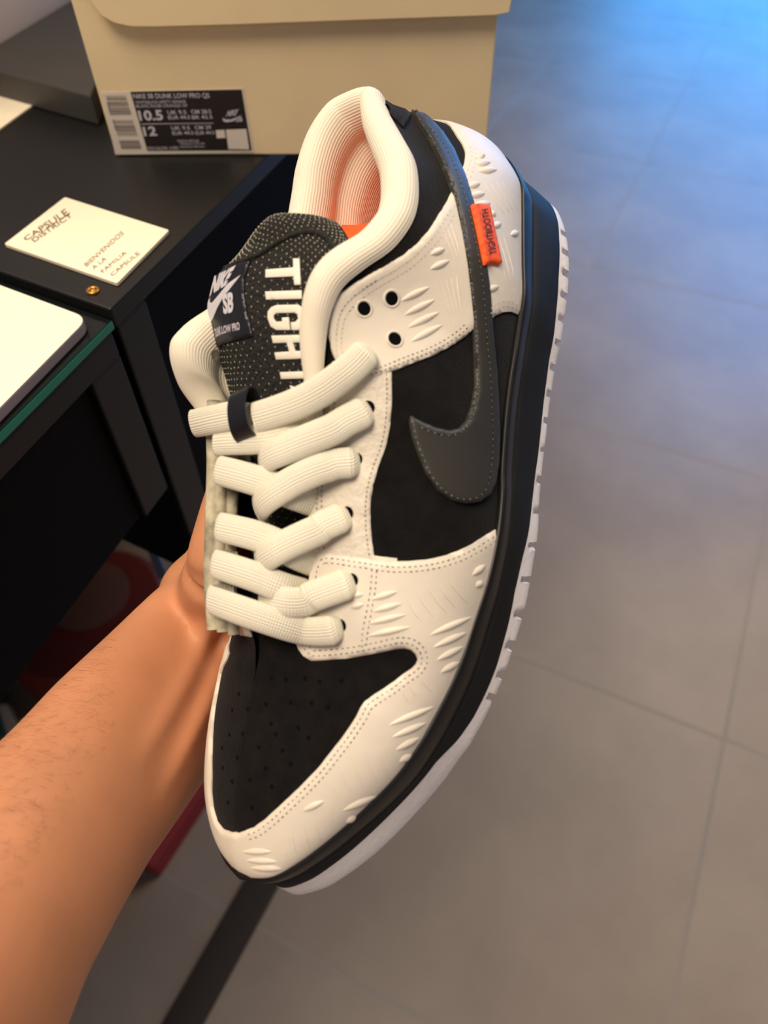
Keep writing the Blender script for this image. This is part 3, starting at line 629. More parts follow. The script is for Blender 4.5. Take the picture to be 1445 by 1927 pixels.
# ---- orange woven tag
tg = panel('side_tag', [(885, 388), (900, 385.5), (918, 388), (929, 440), (941, 496), (934, 500), (925, 497), (909, 500), (897, 440)], pxmap(top), 'orange', lift=.5, t=1.1, h=5, edge=4, label='orange woven tag with black lettering', surf=None)
tagS = Surf()
def tri_text(name, items, S, m, parent, lift):
    V = []; F = []; last = None
    for s, quad, bold, ital in items:
        v, f = text2d(s, bold, ital); b = len(V)
        for p in quad_map(quad, v):
            r = S.near(p[0], p[1], np.mean([q[0] for q in quad]), np.mean([q[1] for q in quad])) or last; last = r; V.append((r[0]+r[1]*lift)*MM)
        F += [tuple(b+i for i in ff) for ff in f]
    return link(name, V, F, m, parent, smooth=False)
tri_text('lettering', [('TIGHTBOOTH', [(927.5, 482), (911, 398), (899, 400), (914.5, 484)], .012, 0)], top, 'ink', tg, 1.95)

# ---- stitching
def offset(P, d):
    P = np.array(P, float); t = np.gradient(P, axis=0); n = np.c_[-t[:, 1], t[:, 0]]; n /= np.linalg.norm(n, axis=1)[:, None]+1e-9; return P+n*d
stV = {k: ([], []) for k in ('stitch', 'bstitch', 'fleck', 'stitchw')}
def stitches(P, d=0, gap=10, ln=.95, wd=.32, m='stitch', lift=.05, jit=.08, S=None):
    S = S or top
    C = cr(np.array(P, float), 400); C = offset(C, d)
    s = np.r_[0, np.cumsum(np.linalg.norm(np.diff(C, axis=0), axis=1))]; n = int(s[-1]/gap)
    V, F = stV[m]
    for k in range(n):
        q = s[-1]*(k+.5)/n; p = np.array([np.interp(q, s, C[:, 0]), np.interp(q, s, C[:, 1])]); p2 = np.array([np.interp(q+2, s, C[:, 0]), np.interp(q+2, s, C[:, 1])])
        a, b = S.hit(*p), S.hit(*p2)
        if a is None or b is None: continue
        tg_ = b[0]-a[0]; l = np.linalg.norm(tg_)
        if l < 1e-3 or l > 4: continue
        tg_ /= l; nn = a[1]; bt = np.cross(nn, tg_); o = a[0]+nn*lift; L = ln*random.uniform(.8, 1.2); W = wd*random.uniform(.8, 1.2); bt = bt+tg_*random.uniform(-.2, .2)
        i = len(V)
        for (x, y, z) in ((-.5, 0, 0), (-.3, -.5, 0), (.3, -.5, 0), (.5, 0, 0), (.3, .5, 0), (-.3, .5, 0), (0, 0, .6)): V.append((o+tg_*x*L+bt*y*W+nn*z*W*.7)*MM)
        F += [(i+a_, i+b_, i+6) for a_, b_ in ((0, 1), (1, 2), (2, 3), (3, 4), (4, 5), (5, 0))]
for d in (-9, -19): stitches(seam, d, 10.5)
for d in (11, 20): stitches(cut_top[:14], -d, 10.5)
stitches([(593, 1060), (588, 1080), (584, 1110)], -7, 10); stitches([(572, 1175), (570, 1200), (578, 1220)], -7, 10)
stitches([(700, 1068), (697, 1110), (690, 1150), (682, 1190), (681, 1222)], 0, 10.5); stitches([(709, 1070), (706, 1110), (699, 1150), (692, 1190), (689, 1218)], 0, 10.5)
stitches(eye[:10], 9, 9)
stitches([(623, 745), (612, 800), (605, 850), (598, 900), (596, 950), (597, 1000), (600, 1038)], 0, 9.5); stitches([(632, 745), (622, 800), (614, 850), (607, 900), (605, 950), (607, 1000), (610, 1036)], 0, 9.5)
stitches([(640, 690), (633, 655), (634, 620), (640, 592), (655, 568), (680, 547), (710, 527), (745, 507), (775, 486), (800, 462), (822, 437), (838, 410), (849, 392)], 0, 9, m='stitchw', wd=.4, ln=1.3)
stitches([(650, 685), (643, 655), (644, 622), (650, 598), (664, 578), (688, 556), (718, 536), (752, 517), (782, 496), (807, 472), (829, 447), (845, 420), (855, 402)], 0, 9, m='stitchw', wd=.4, ln=1.3)
stitches([(640, 690), (633, 655), (634, 620), (640, 592), (655, 568), (680, 547), (710, 527)], 0, 9); stitches([(650, 685), (643, 655), (644, 622), (650, 598), (664, 578), (688, 556)], 0, 9)
for d in (8, 16): stitches(ank[17:26][::-1], -d, 9, m='stitch' if d == 8 else 'stitch')
stitches([(884, 272), (888, 290), (884, 310), (876, 332)], 0, 8, m='stitchw', wd=.4, ln=1.3); stitches([(892, 276), (896, 292), (892, 312), (884, 336)], 0, 8, m='stitchw', wd=.4, ln=1.3)
stitches([(921, 592), (935, 581), (950, 576), (965, 578), (976, 584)], 0, 8, m='stitchw', wd=.4, ln=1.3); stitches([(921, 583), (935, 572), (950, 567), (965, 569), (976, 575)], 0, 8, m='stitchw', wd=.4, ln=1.3)
stitches(swo[:18], -7, 9, m='bstitch', ln=1.3, wd=.4); stitches(swo[:18], -8, 13, m='fleck', ln=.6, wd=.25, lift=.35)
stitches(swo[19:42], -7, 9, m='bstitch', ln=1.3, wd=.4); stitches(swo[19:42], -8, 12, m='fleck', ln=.6, wd=.25, lift=.35)
names_ = {'stitch': 'stitch_holes', 'bstitch': 'dark_stitching', 'fleck': 'thread_flecks', 'stitchw': 'cream_stitching'}
for k, (V, F) in stV.items():
    o = link(names_[k], V, F, k, shoe); o['kind'] = 'stuff'

# ---- embossed tread-plate pattern
EV, EF = [], []; LACE_HOLES = []
def lens(a, b, wpx, ht=.75):
    a = np.array(a, float); b = np.array(b, float); ax = b-a; n = np.array([-ax[1], ax[0]])/np.linalg.norm(ax)
    NX, NY = 13, 7; g = []
    for i in range(NX):
        s = i/(NX-1); wv = wpx*.5*math.sin(math.pi*s)**.8
        for j in range(NY):
            t = j/(NY-1)*2-1; p = a+ax*s+n*wv*t; h = plain.hit(*p)
            if h is None: return
            g.append(h[0]+h[1]*(ht*math.sin(math.pi*s)**.8*(1-t*t)-.02))
    k = len(EV); EV.extend([q*MM for q in g]); EF.extend([f for f in grid_faces(NX, NY, base=k)])
def L2(off, sc, items, w_):
    for (x1, y1, x2, y2) in items: lens((off[0]+x1/sc, off[1]+y1/sc), (off[0]+x2/sc, off[1]+y2/sc), w_)
o2 = ((520, 150), 2.408)
L2(*o2, [(560, 1005, 697, 938), (577, 1068, 722, 995), (592, 1125, 742, 1052), (603, 1190, 757, 1108), (697, 793, 765, 765), (695, 860, 787, 818), (865, 484, 925, 470), (868, 528, 947, 515), (893, 568, 972, 560), (972, 612, 992, 602), (975, 668, 1020, 650), (1060, 705, 1100, 690), (905, 345, 948, 342), (900, 378, 972, 374), (910, 412, 1002, 408), (948, 958, 1010, 935)], 15)
o5 = ((380, 1050), 2.408)
L2(*o5, [(765, 190, 890, 150), (768, 245, 910, 205), (748, 300, 930, 255), (745, 355, 950, 312), (650, 175, 735, 165), (668, 225, 735, 210), (1028, 352, 1228, 265), (1045, 407, 1205, 335), (1062, 464, 1188, 400), (1080, 520, 1168, 470), (1225, 80, 1285, 30), (1240, 132, 1275, 105), (843, 760, 1057, 672), (860, 814, 1022, 745), (877, 872, 990, 812), (894, 926, 952, 890), (636, 1146, 795, 1078), (652, 1198, 712, 1172), (455, 1148, 556, 1100), (180, 1332, 318, 1332), (198, 1370, 345, 1378), (215, 1405, 370, 1410)], 14)
def ridge(pts, wpx=3, ht=.35):
    C = cr(np.array(pts, float), 14); t = np.gradient(C, axis=0); n = np.c_[-t[:, 1], t[:, 0]]; n /= np.linalg.norm(n, axis=1)[:, None]
    g = []
    for i in range(14):
        s = math.sin(math.pi*i/13)**.4+1e-3
        for k in (-1, -.4, .4, 1):
            h = plain.hit(*(C[i]+n[i]*wpx*.5*k*s))
            if h is None: return
            g.append(h[0]+h[1]*(ht*s*(1-abs(k)) if abs(k) < 1 else -.02))
    b = len(EV); EV.extend([q*MM for q in g]); EF.extend(grid_faces(14, 4, base=b))
def R2(off, sc, items):
    for it in items: ridge([(off[0]+x/sc, off[1]+y/sc) for x, y in it])
R2(*o5, [[(925, 160), (950, 230), (1000, 292)], [(975, 150), (1005, 210), (1055, 272)], [(1020, 125), (1060, 190), (1108, 250)], [(1062, 108), (1108, 175), (1158, 235)], [(1108, 95), (1150, 145), (1208, 212)],
         [(985, 540), (1010, 570), (1042, 605)], [(940, 575), (970, 630)], [(905, 590), (930, 650)], [(580, 1000), (595, 1040), (625, 1085)], [(630, 945), (650, 1010), (682, 1060)], [(680, 880), (700, 960), (738, 1040)], [(740, 860), (760, 940), (795, 1022)], [(795, 850), (820, 930), (855, 1005)],
         [(505, 1180), (520, 1240), (545, 1290)], [(455, 1195), (470, 1260), (490, 1320)], [(405, 1220), (415, 1290), (430, 1340)]])
R2(*o2, [[(945+26*k, 472-4*k), (1000+24*k, 560-5*k), (1035+20*k, 612-6*k)] for k in range(4)])
R2(*o2, [[(985+22*k, 720-6*k), (1020+20*k, 820-6*k), (1045+18*k, 915-8*k)] for k in range(3)])
R2(*o2, [[(720+24*k, 918-9*k), (755+18*k, 1000-8*k), (785+14*k, 1075-8*k)] for k in range(5)])
R2(*o2, [[(758+15*k, 690-22*k), (790+12*k, 760-20*k), (818+8*k, 830-18*k)] for k in range(3)])
for x, y in ((692, 767), (669, 864), (652, 966), (661, 1092), (639, 1177)): LACE_HOLES.append((x, y))
o = link('embossed_pattern', EV, EF, 'leather', shoe); o['kind'] = 'stuff'

# ---- vamp perforations and punched eyelets
def hole(u, v, r, m='hole', parent=shoe, S=None, lift=.06, name='perforation', ring=None):
    h = (S or top).hit(u, v)
    if h is None: return
    p, n = h; a = np.cross(n, [0, 0, 1.]); a /= np.linalg.norm(a); b = np.cross(n, a); k = 14
    V = [(p+n*lift)*MM]+[(p+n*lift+(a*math.cos(t)+b*math.sin(t))*r)*MM for t in np.linspace(0, 2*math.pi, k, endpoint=False)]
    o = link(name, V, [(0, 1+i, 1+(i+1) % k) for i in range(k)], m, parent, smooth=False)
    if ring:
        V = []
        for t in np.linspace(0, 2*math.pi, 20, endpoint=False):
            for q in range(6):
                f = 2*math.pi*q/6; V.append((p+(a*math.cos(t)+b*math.sin(t))*(r+ring*.8+ring*math.cos(f))+n*(ring*.7*math.sin(f)+.05))*MM)
        link('eyelet_rim', V, grid_faces(20, 6, True, True), 'leather', parent)
    return o
perf = [(315, 543), (380, 552), (468, 547), (533, 560), (632, 556), (290, 662), (403, 655), (497, 657), (572, 675), (208, 685), (168, 615), (313, 750), (437, 770), (483, 815), (335, 800), (185, 795), (125, 800), (257, 858), (365, 872), (160, 905), (290, 953), (402, 935), (92, 860), (218, 1005), (138, 1012), (316, 1035), (118, 1108), (228, 1132), (95, 950), (138, 690)]
for x, y in perf: hole(380+x/2.408, 1050+y/2.408, .75, lift=.12)
for x, y in LACE_HOLES: hole(x, y, 2.3, name='eyelet_hole', lift=.12)
for x, y in ((685, 581), (737, 562), (743, 638)): hole(x, y, 2.3, name='eyelet_hole', lift=.1, ring=.45)

# ---- sole unit: outsole and cupsole built from the two traced outlines
NS = 300
def loop(A, B): return np.concatenate([cr(A, NS), cr(B, NS)[::-1][1:-1]], 0)
OL = loop(OUTL, OUTM); FLp = loop([(a, b, c) for a, b, c in FL], FM); K = len(OL)
cen_l = np.array([120, -3, 0.])
tpar = np.r_[np.linspace(0, 1, NS), np.linspace(1, 0, NS)[1:-1]]
fMO = np.interp(tpar, [0, .03, .08, .14, .2, .26, .32, .38, .44, .5, .56, .59, .62, .66, .71, .74, .77, .83, .9, .95, 1], [.05, .06, .12, .2, .225, .21, .185, .16, .16, .22, .31, .33, .28, .24, .25, .33, .44, .46, .445, .42, .38])
fGR = np.interp(tpar, [0, .08, .2, .4, .5, .62, .74, .8, .86, .92, 1], [.68, .72, .74, .727, .70, .655, .61, .58, .635, .68, .7])
def outn(C):
    t = np.roll(C, -1, 0)-np.roll(C, 1, 0); n = np.c_[t[:, 1], -t[:, 0], 0*t[:, 0]]; n /= np.linalg.norm(n, axis=1)[:, None]
    if ((C-cen_l)*n)[:, :2].sum() < 0: n = -n
    return n
ON = outn(OL); FN_ = outn(FLp)
def wall(fr, dn=0.0, dz=0.0):
    return OL*(1-fr)[:, None]+FLp*fr[:, None]+(ON*(1-fr)[:, None]+FN_*fr[:, None])*dn+np.array([0, 0, dz])
arc = np.r_[0, np.cumsum(np.linalg.norm(np.diff(OL, axis=0), axis=1))]
notch = np.zeros(K)
side_lat = np.arange(K) < NS
xs = OL[:, 0]
ncx = np.r_[17, 27.5, 38.5, 50, 61.5, 73, 84.5, 96.5, 108.5, 121, 134, 147, 160.5, 174, 187.5, 199.5, 210.5, 219.5]
for c in ncx: notch = np.maximum(notch, np.clip(1.5-np.abs(xs-c)/.75, 0, 1))
zero = np.zeros(K); one = np.ones(K)
# finer loop for the outsole so that the notches are crisp
rings = []
for fr_, dn_, nf in ((-.0, -3.5, 1), (0.0, -1.6, 1), (0.05, -.2, 1), (.18, .15, 1), (.5, .1, .85), (.66, .1, .3), (.8, .1, 0), (1.0, .1, 0), (1.0, -1.2, 0), (1.02, -4, 0)):
    rr = wall(fMO*fr_)+ON*dn_-ON*(notch*nf*np.interp(xs, [0, 140, 170, 220], [3.2, 3.2, 4.4, 4.6]))[:, None]
    rings.append(rr)
rings = np.array(rings)                                     # ring, point
G = rings.transpose(1, 0, 2)
V = G.reshape(-1, 3); Fq = grid_faces(K, len(rings), closeu=True)
cb = len(V); V = np.vstack([V, np.array([[130, -3, 0.5]])])
Fq += [(cb, i*len(rings), ((i+1) % K)*len(rings)) for i in range(K)]
ou = link('outsole', V*MM, Fq, 'outsole', shoe, sharp=35); ou['label'] = 'white rubber outsole with side notches'
prof = [(fMO, -2.5, 0), (fMO+.003, -.1, 0), (fMO+.02, .25, 0), (fMO*.6+fGR*.4, .35, 0), (fMO*.25+fGR*.75, .2, 0), (fGR-.03, .0, 0), (fGR-.012, -.5, 0), (fGR, -1.5, 0)]
G = np.array([wall(a, b, c) for a, b, c in prof]).transpose(1, 0, 2)
ms = link('midsole', G.reshape(-1, 3)*MM, grid_faces(K, len(prof), closeu=True), 'midsole', shoe, sharp=50); ms['label'] = 'black rubber cupsole wall'
prof = [(fGR, -1.6, 0), (fGR+.01, -.4, 0), (fGR+.035, .4, 0), (fGR*.6+.4, 1.3, .2), (fGR*.3+.7, 2.0, .4), (one*.97, 2.3, .4), (one*1.0, 2.3, 1.2), (one, 1.4, 1.7), (one, -.6, 1.3), (one, -3.0, -1.5)]
G = np.array([wall(a, b, c) for a, b, c in prof]).transpose(1, 0, 2)
bd_ = link('foxing_bead', G.reshape(-1, 3)*MM, grid_faces(K, len(prof), closeu=True), 'bead', shoe); bd_['label'] = 'glossy black rounded rim above the stitched groove'
# groove stitches
V = []; F = []
for k in range(0, K, 3):
    p = wall(fGR, -.9)[k]; q = wall(fGR, -.9)[(k+2) % K]; t = q-p; t /= np.linalg.norm(t); n = ON[k]; b = np.cross(n, t); i = len(V)
    for x, y, z in ((0, -.35, 0), (1, -.35, 0), (1, .35, 0), (0, .35, 0), (.5, 0, .6)): V.append((p+(q-p)*x+b*y+n*z)*MM)
    F += [(i, i+1, i+4), (i+1, i+2, i+4), (i+2, i+3, i+4), (i+3, i, i+4)]
o = link('sole_stitching', V, F, 'bstitch', shoe); o['kind'] = 'stuff'

# ---- collar lining: padded roll along the top line, then down inside
Tl = np.array([b for a, b in LS], float)[:16]; Tmd = np.array([b for a, b in MS], float)[:15]
Tl[9:, 1] += np.interp(np.arange(len(Tl)-9), [0, 2, 4], [.6, 2.5, 3.6]); Tl[9:, 2] += 1.0
C = np.vstack([Tmd[::-1], Tl[1:]]); idx_h = len(Tmd)-1
NC = 260; par = np.linspace(0, len(C)-1, NC); CL = cr(C, NC, par/(len(C)-1))
roll = [(-.6, -1.5), (-.8, 1.5), (.4, 4.2), (3, 6.4), (6, 7.0), (9, 6.2), (11.6, 3.8), (13.0, .3), (13.6, -3.5), (12.8, -8), (10.8, -11.5), (11.8, -15), (13.4, -22), (12, -30), (10, -40), (8, -50)]
scale = np.interp(par, [0, 1, 2, 4, idx_h-4, idx_h, idx_h+4, idx_h+9, idx_h+12, idx_h+13, idx_h+15], [.35, .6, .9, 1, 1, 1.0, 1, 1, .75, .55, .3])
axis_c = lambda p: np.array([np.clip(p[0], 48, 150), np.interp(p[0], [0, 60, 150], [-12, -8, -12]), 0.])
G = np.zeros((NC, len(roll)*2-1, 3)); uv = np.zeros((NC, len(roll)*2-1, 2))
r2 = cr(np.array([(a, b, 0) for a, b in roll]), len(roll)*2-1)[:, :2]
arcl = np.r_[0, np.cumsum(np.linalg.norm(np.diff(CL, axis=0), axis=1))]
arcr = np.r_[0, np.cumsum(np.linalg.norm(np.diff(r2, axis=0), axis=1))]
tang = np.gradient(CL, axis=0); tang /= np.linalg.norm(tang, axis=1)[:, None]
for i in range(NC):
    c = axis_c(CL[i]); d = c-CL[i]; d[2] = 0; d /= np.linalg.norm(d)
    tt = tang[i].copy(); tt[2] = 0; tt /= np.linalg.norm(tt)+1e-9; d = d-tt*(d@tt); d /= np.linalg.norm(d)
    s = scale[i]
    for j, (a, b) in enumerate(r2):
        q = CL[i]+d*a*s*(1-.33*math.exp(-((par[i]-idx_h)/2.6)**2))+np.array([0, 0, b*(s if b > -12 else s+(1-s)*.7)])
        G[i, j] = q; uv[i, j] = (arcr[j]/1.9, arcl[i]/1.9)
G[:, :, 2] = np.maximum(G[:, :, 2], 38)
if True:
    nrm = gridnorm(G)
    sg = np.sign((nrm[NC//2, 10] @ np.array([0, 0, 1.])))
# real ribs: fine corrugation along the roll
lin_o = link('collar_lining', G.reshape(-1, 3)*MM, grid_faces(NC, G.shape[1]), 'lining', shoe, uv=uv.reshape(-1, 2)); lin_o['label'] = 'cream ribbed padded collar lining'
linS = Surf().add(G.reshape(-1, 3), (nrm*sg).reshape(-1, 3), grid_faces(NC, G.shape[1]))
hole(404, 668, 2.0, m='foam', S=linS, name='lining_hole', lift=.3)

# ---- orange footbed rising towards the back of the tongue
V = []; nx, ny = 24, 14
for i in range(nx):
    x = 6+i/(nx-1)*180
    yl = np.interp(x, [0, 60, 120, 180, 240, 270], [14, 26, 34, 42, 34, 18]); ym = np.interp(x, [0, 60, 120, 180, 240, 270], [-22, -32, -32, -38, -42, -34])
    z = np.interp(x, [0, 38, 50, 56, 75, 110, 180, 260], [42, 48, 66, 74, 75, 64, 44, 40])
    for j in range(ny):
        t = j/(ny-1); V.append((x, yl+(ym-yl)*t, z+3*(2*t-1)**4))
fb_ = link('insole', np.array(V)*MM, grid_faces(nx, ny), 'orange', shoe); fb_['label'] = 'bright orange footbed'

# ---- tongue
EL = [(234, -26, 52), (212, -27, 60), (196, -28, 66), (180, -29, 71), (163, -31, 79), (149, -35, 89.5), (137, -38, 98.5), (126, -41, 107.5), (116, -42, 112), (107, -39.5, 114.5), (101, -34, 113.5), (96, -26, 112.8), (92.5, -16, 112.2)]
ER = [(234, 6, 52), (210, 8, 57), (196, 12, 61), (180, 16, 66), (162, 18, 73), (146, 20, 83), (134, 21, 90), (122, 22, 97), (112, 22, 102), (103, 21.5, 105), (96, 17.5, 108), (89, 10, 111.5), (88, -1, 112.8)]
NTg = 60; el = cr(EL, NTg, np.linspace(0, 1, NTg)); er = cr(ER, NTg, np.linspace(0, 1, NTg)); NA = 40
G = np.zeros((NTg, NA, 3)); uvt = np.zeros((NTg, NA, 2))
ax_ = (el+er)/2; tax = np.gradient(ax_, axis=0); tax /= np.linalg.norm(tax, axis=1)[:, None]
for i in range(NTg):
    c = ax_[i]; wv = (er[i]-el[i])/2; hw = np.linalg.norm(wv); wn_ = wv/hw; up_ = np.cross(wn_, tax[i]); up_ /= np.linalg.norm(up_)
    if up_ @ np.array([.4, 0, 1]) < 0: up_ = -up_
    th = 4.2*min(1, (NTg-i)/6+.35)
    for j in range(NA):
        a = 2*math.pi*j/NA; x = math.copysign(abs(math.cos(a))**.75, math.cos(a)); z = math.copysign(abs(math.sin(a))**.85, math.sin(a))
        bow = 7.5*(1-x*x)
        pad = 1+.25*math.exp(-((i/NTg-.9)/.06)**2)
        G[i, j] = c+wn_*x*hw+up_*(bow*(.9 if i < 45 else .9)+th*z*pad-th)
V = G.reshape(-1, 3); F = grid_faces(NTg, NA, closev=True)
V = np.vstack([V, G[-1].mean(0)[None]+np.array([[-2., 0, 0]])]); ci = len(V)-1; F += [((NTg-1)*NA+(j+1) % NA, (NTg-1)*NA+j, ci) for j in range(NA)]
tng = link('tongue', V*MM, F, 'mesh', shoe); tng['label'] = 'black mesh tongue with pale flecks and white lettering'
gn = gridnorm(G)
gup = gn[30, 10]; 
if gup @ np.array([.4, 0, 1]) < 0: gn = -gn
tS = Surf().add(G.reshape(-1, 3), gn.reshape(-1, 3), grid_faces(NTg, NA, closev=True))
# pale yarn flecks of the mesh in rows, real little bumps
V = []; F = []
halfj = NA//2
for i in range(14, 84):
    for k in range(2, 30):
        fi = i/84*(NTg-1); fj = k/30*halfj+(.33 if i % 2 else 0)
        i0_, j0_ = int(min(fi, NTg-1.01)), int(fj); a, b = fi-i0_, fj-j0_
        if i0_ >= NTg-1: continue
        q = (1-a)*(1-b)*G[i0_, j0_]+a*(1-b)*G[i0_+1, j0_]+(1-a)*b*G[i0_, j0_+1]+a*b*G[i0_+1, j0_+1]
        n = gn[i0_, j0_]; t1 = G[i0_+1, j0_]-G[i0_, j0_]; t1 /= np.linalg.norm(t1)+1e-9; t2 = np.cross(n, t1)
        s = len(V); q = q+n*.02+t1*random.uniform(-.15, .15)+t2*random.uniform(-.15, .15); L_, W_ = random.uniform(.25, .42), random.uniform(.11, .19)
        for x, y in ((-1, 0), (0, -1), (1, 0), (0, 1)): V.append((q+t1*x*L_+t2*y*W_)*MM)
        V.append((q+n*.22)*MM); F += [(s, s+1, s+4), (s+1, s+2, s+4), (s+2, s+3, s+4), (s+3, s, s+4)]
o = link('yarn_flecks', V, F, 'dot', tng); o['kind'] = 'stuff'
# lettering on the tongue
t3 = lambda pts: [(380+x/5.667, 440+y/5.667) for x, y in pts]
letters = [
    [(975, 268), (1042, 268), (1055, 545), (990, 548), (980, 455), (685, 468), (683, 385), (978, 362)],
    [(680, 618), (1065, 605), (1068, 693), (690, 702)],
    [(800, 762), (1030, 757), (1085, 800), (1108, 870), (1105, 960), (1070, 1015), (1010, 1028), (960, 1025), (952, 945), (1000, 940), (1032, 905), (1020, 862), (990, 842), (800, 845), (770, 870), (770, 905), (795, 938), (860, 935), (858, 897), (930, 890), (945, 1025), (800, 1025), (740, 990), (705, 900), (708, 830), (745, 785)],
    [(745, 1085), (1180, 1075), (1180, 1152), (975, 1160), (1000, 1250), (1180, 1245), (1190, 1328), (795, 1340), (778, 1265), (935, 1255), (908, 1160), (765, 1165)],
    [(835, 1475), (1200, 1462), (1200, 1540), (850, 1548)],
    [(940, 1615), (1010, 1640), (1080, 1650), (1100, 1700), (1000, 1760), (970, 1700)]]
for L_ in letters: panel('letter', t3(L_), pxmap(tS), 'print', tng, lift=.25, t=.3, w=.3, h=4, edge=3.5)
lbl = panel('satin_label', t3([(178, 430), (270, 360), (390, 320), (530, 290), (500, 370), (455, 480), (462, 640), (490, 850), (530, 980), (555, 1090), (420, 1120), (300, 1150), (165, 1215), (140, 1130), (100, 960), (84, 860), (88, 700), (120, 560)]), pxmap(tS), 'satin', tng, lift=.3, t=.7, w=.6, h=5, edge=4, label='black satin label with pale print')
lpos2 = Surf()
sw2 = [(110, 640), (150, 640), (170, 680), (195, 690), (300, 540), (440, 450), (330, 570), (250, 680), (190, 800), (150, 900), (128, 945), (105, 900), (92, 780), (100, 700)]
panel('label_check_mark', t3([(108, 700), (112, 735), (135, 745), (200, 670), (300, 545), (440, 448), (330, 590), (250, 690), (190, 800), (150, 900), (125, 945), (104, 900), (90, 800), (94, 740)]), pxmap(tS), 'silver', lbl, lift=1.05, t=.2, w=.2, h=3, edge=3)
tri_text('label_print', [('NIKE', t3([(115, 672), (285, 560), (392, 350), (165, 470)]), .06, .0), ('SB', t3([(262, 865), (362, 845), (368, 620), (248, 655)]), .05, 0), ('DUNK', t3([(182, 1102), (238, 1075), (228, 985), (165, 1015)]), .02, 0), ('LOW PRO', t3([(245, 1068), (435, 1025), (425, 942), (238, 988)]), .02, 0)], tS, 'silver', lbl, 1.25)
# piping seam across the tongue top
def tube(name, pts, r, m, parent, n=8, flat=1.0, norms=None, uvs=True, closed_ends=True, rs=None, lens_=(.8, .8)):
    P = np.array(pts, float); k = len(P); t = np.gradient(P, axis=0); t /= np.linalg.norm(t, axis=1)[:, None]+1e-9
    V = []; UV = []; s = np.r_[0, np.cumsum(np.linalg.norm(np.diff(P, axis=0), axis=1))]
    for i in range(k):
        nn = norms[i] if norms is not None else np.array([.3, .2, 1.]); b = np.cross(nn, t[i]); b /= np.linalg.norm(b)+1e-9; a = np.cross(t[i], b)
        rr = r if rs is None else rs[i]
        for q in range(n):
            f = 2*math.pi*q/n; cx_, sx_ = math.cos(f), math.sin(f)
            x = math.copysign(abs(cx_)**lens_[0], cx_); y = math.copysign(abs(sx_)**lens_[1], sx_)
            V.append((P[i]+b*rr*x+a*rr*flat*y)*MM); UV.append((s[i]/.9, q*2*math.pi*rr/n/.9))
    F = grid_faces(k, n, closev=True)
    if closed_ends: F += [tuple(range(n))[::-1], tuple((k-1)*n+i for i in range(n))]
    return link(name, V, F, m, parent, uv=UV)
pts = []
for u, v in cr(np.array([(424, 506), (455, 492), (490, 478), (520, 458), (550, 443), (580, 436), (610, 445), (628, 468)], float), 30):
    h = tS.near(u, v, 520, 560)
    if h is not None: pts.append(h[0]+h[1]*.1)
tube('piping', pts, .9, 'mesh', tng, n=8)

# ---- medial eyestay cut edge between the laces
med = [(148, -32, 97), (158, -31.5, 93.5), (170, -29.5, 89.5), (184, -27.5, 85.5), (197, -26, 81.5), (210, -24.5, 77), (224, -22.5, 71)]
for k_, (dy, dz, r_) in enumerate(((-1.5, 1.2, 2.6), (2.2, .2, 2.2), (5.0, -2.2, 1.9))):
    tube('eyestay_edge', [p+np.array([0, dy, dz]) for p in cr(np.array(med, float), 60)], r_, 'foam', shoe, n=10, flat=1.1)

# ---- laces
la = np.array([(118, 16, 108), (130, 14, 103), (141, 12.5, 98.5), (154, 11.5, 91.5), (170, 11, 85.5), (184, 10.5, 80.5), (197, 10, 77), (210, 8.5, 73), (224, 4, 69)], float)
lm = np.array([(136, -37, 113), (146, -36, 106), (154, -34, 99), (163, -32, 94.5), (176, -30, 91), (190, -28.5, 87), (203, -27, 83), (216, -25, 78), (230, -22, 70)], float)
a_ = cr(la, 50, np.linspace(0, 1, 50)); m_ = cr(lm, 50, np.linspace(0, 1, 50)); ws = np.linspace(-.12, 1.3, 30)
G = np.zeros((50, 30, 3))
for j, wv in enumerate(ws):
    G[:, j] = m_*(1-wv)+a_*wv+np.array([.3, 0, 1])*(5.2*(1-(2*np.clip(wv, 0, 1)-1)**2)-18*max(0, -wv)-28*max(0, wv-1)-30*max(0, wv-1)**2)
gn2 = gridnorm(G)
if gn2[25, 12] @ np.array([.3, 0, 1]) < 0: gn2 = -gn2
arch = Surf().add(G.reshape(-1, 3), gn2.reshape(-1, 3), grid_faces(50, 30))
def bothhit(u, v):
    a, b = arch.hit(u, v), top.hit(u, v)
    if a is None: return b
    if b is None: return a
    da, db = np.linalg.norm(a[0]-SC), np.linalg.norm(b[0]-SC)
    return a if da < db else b
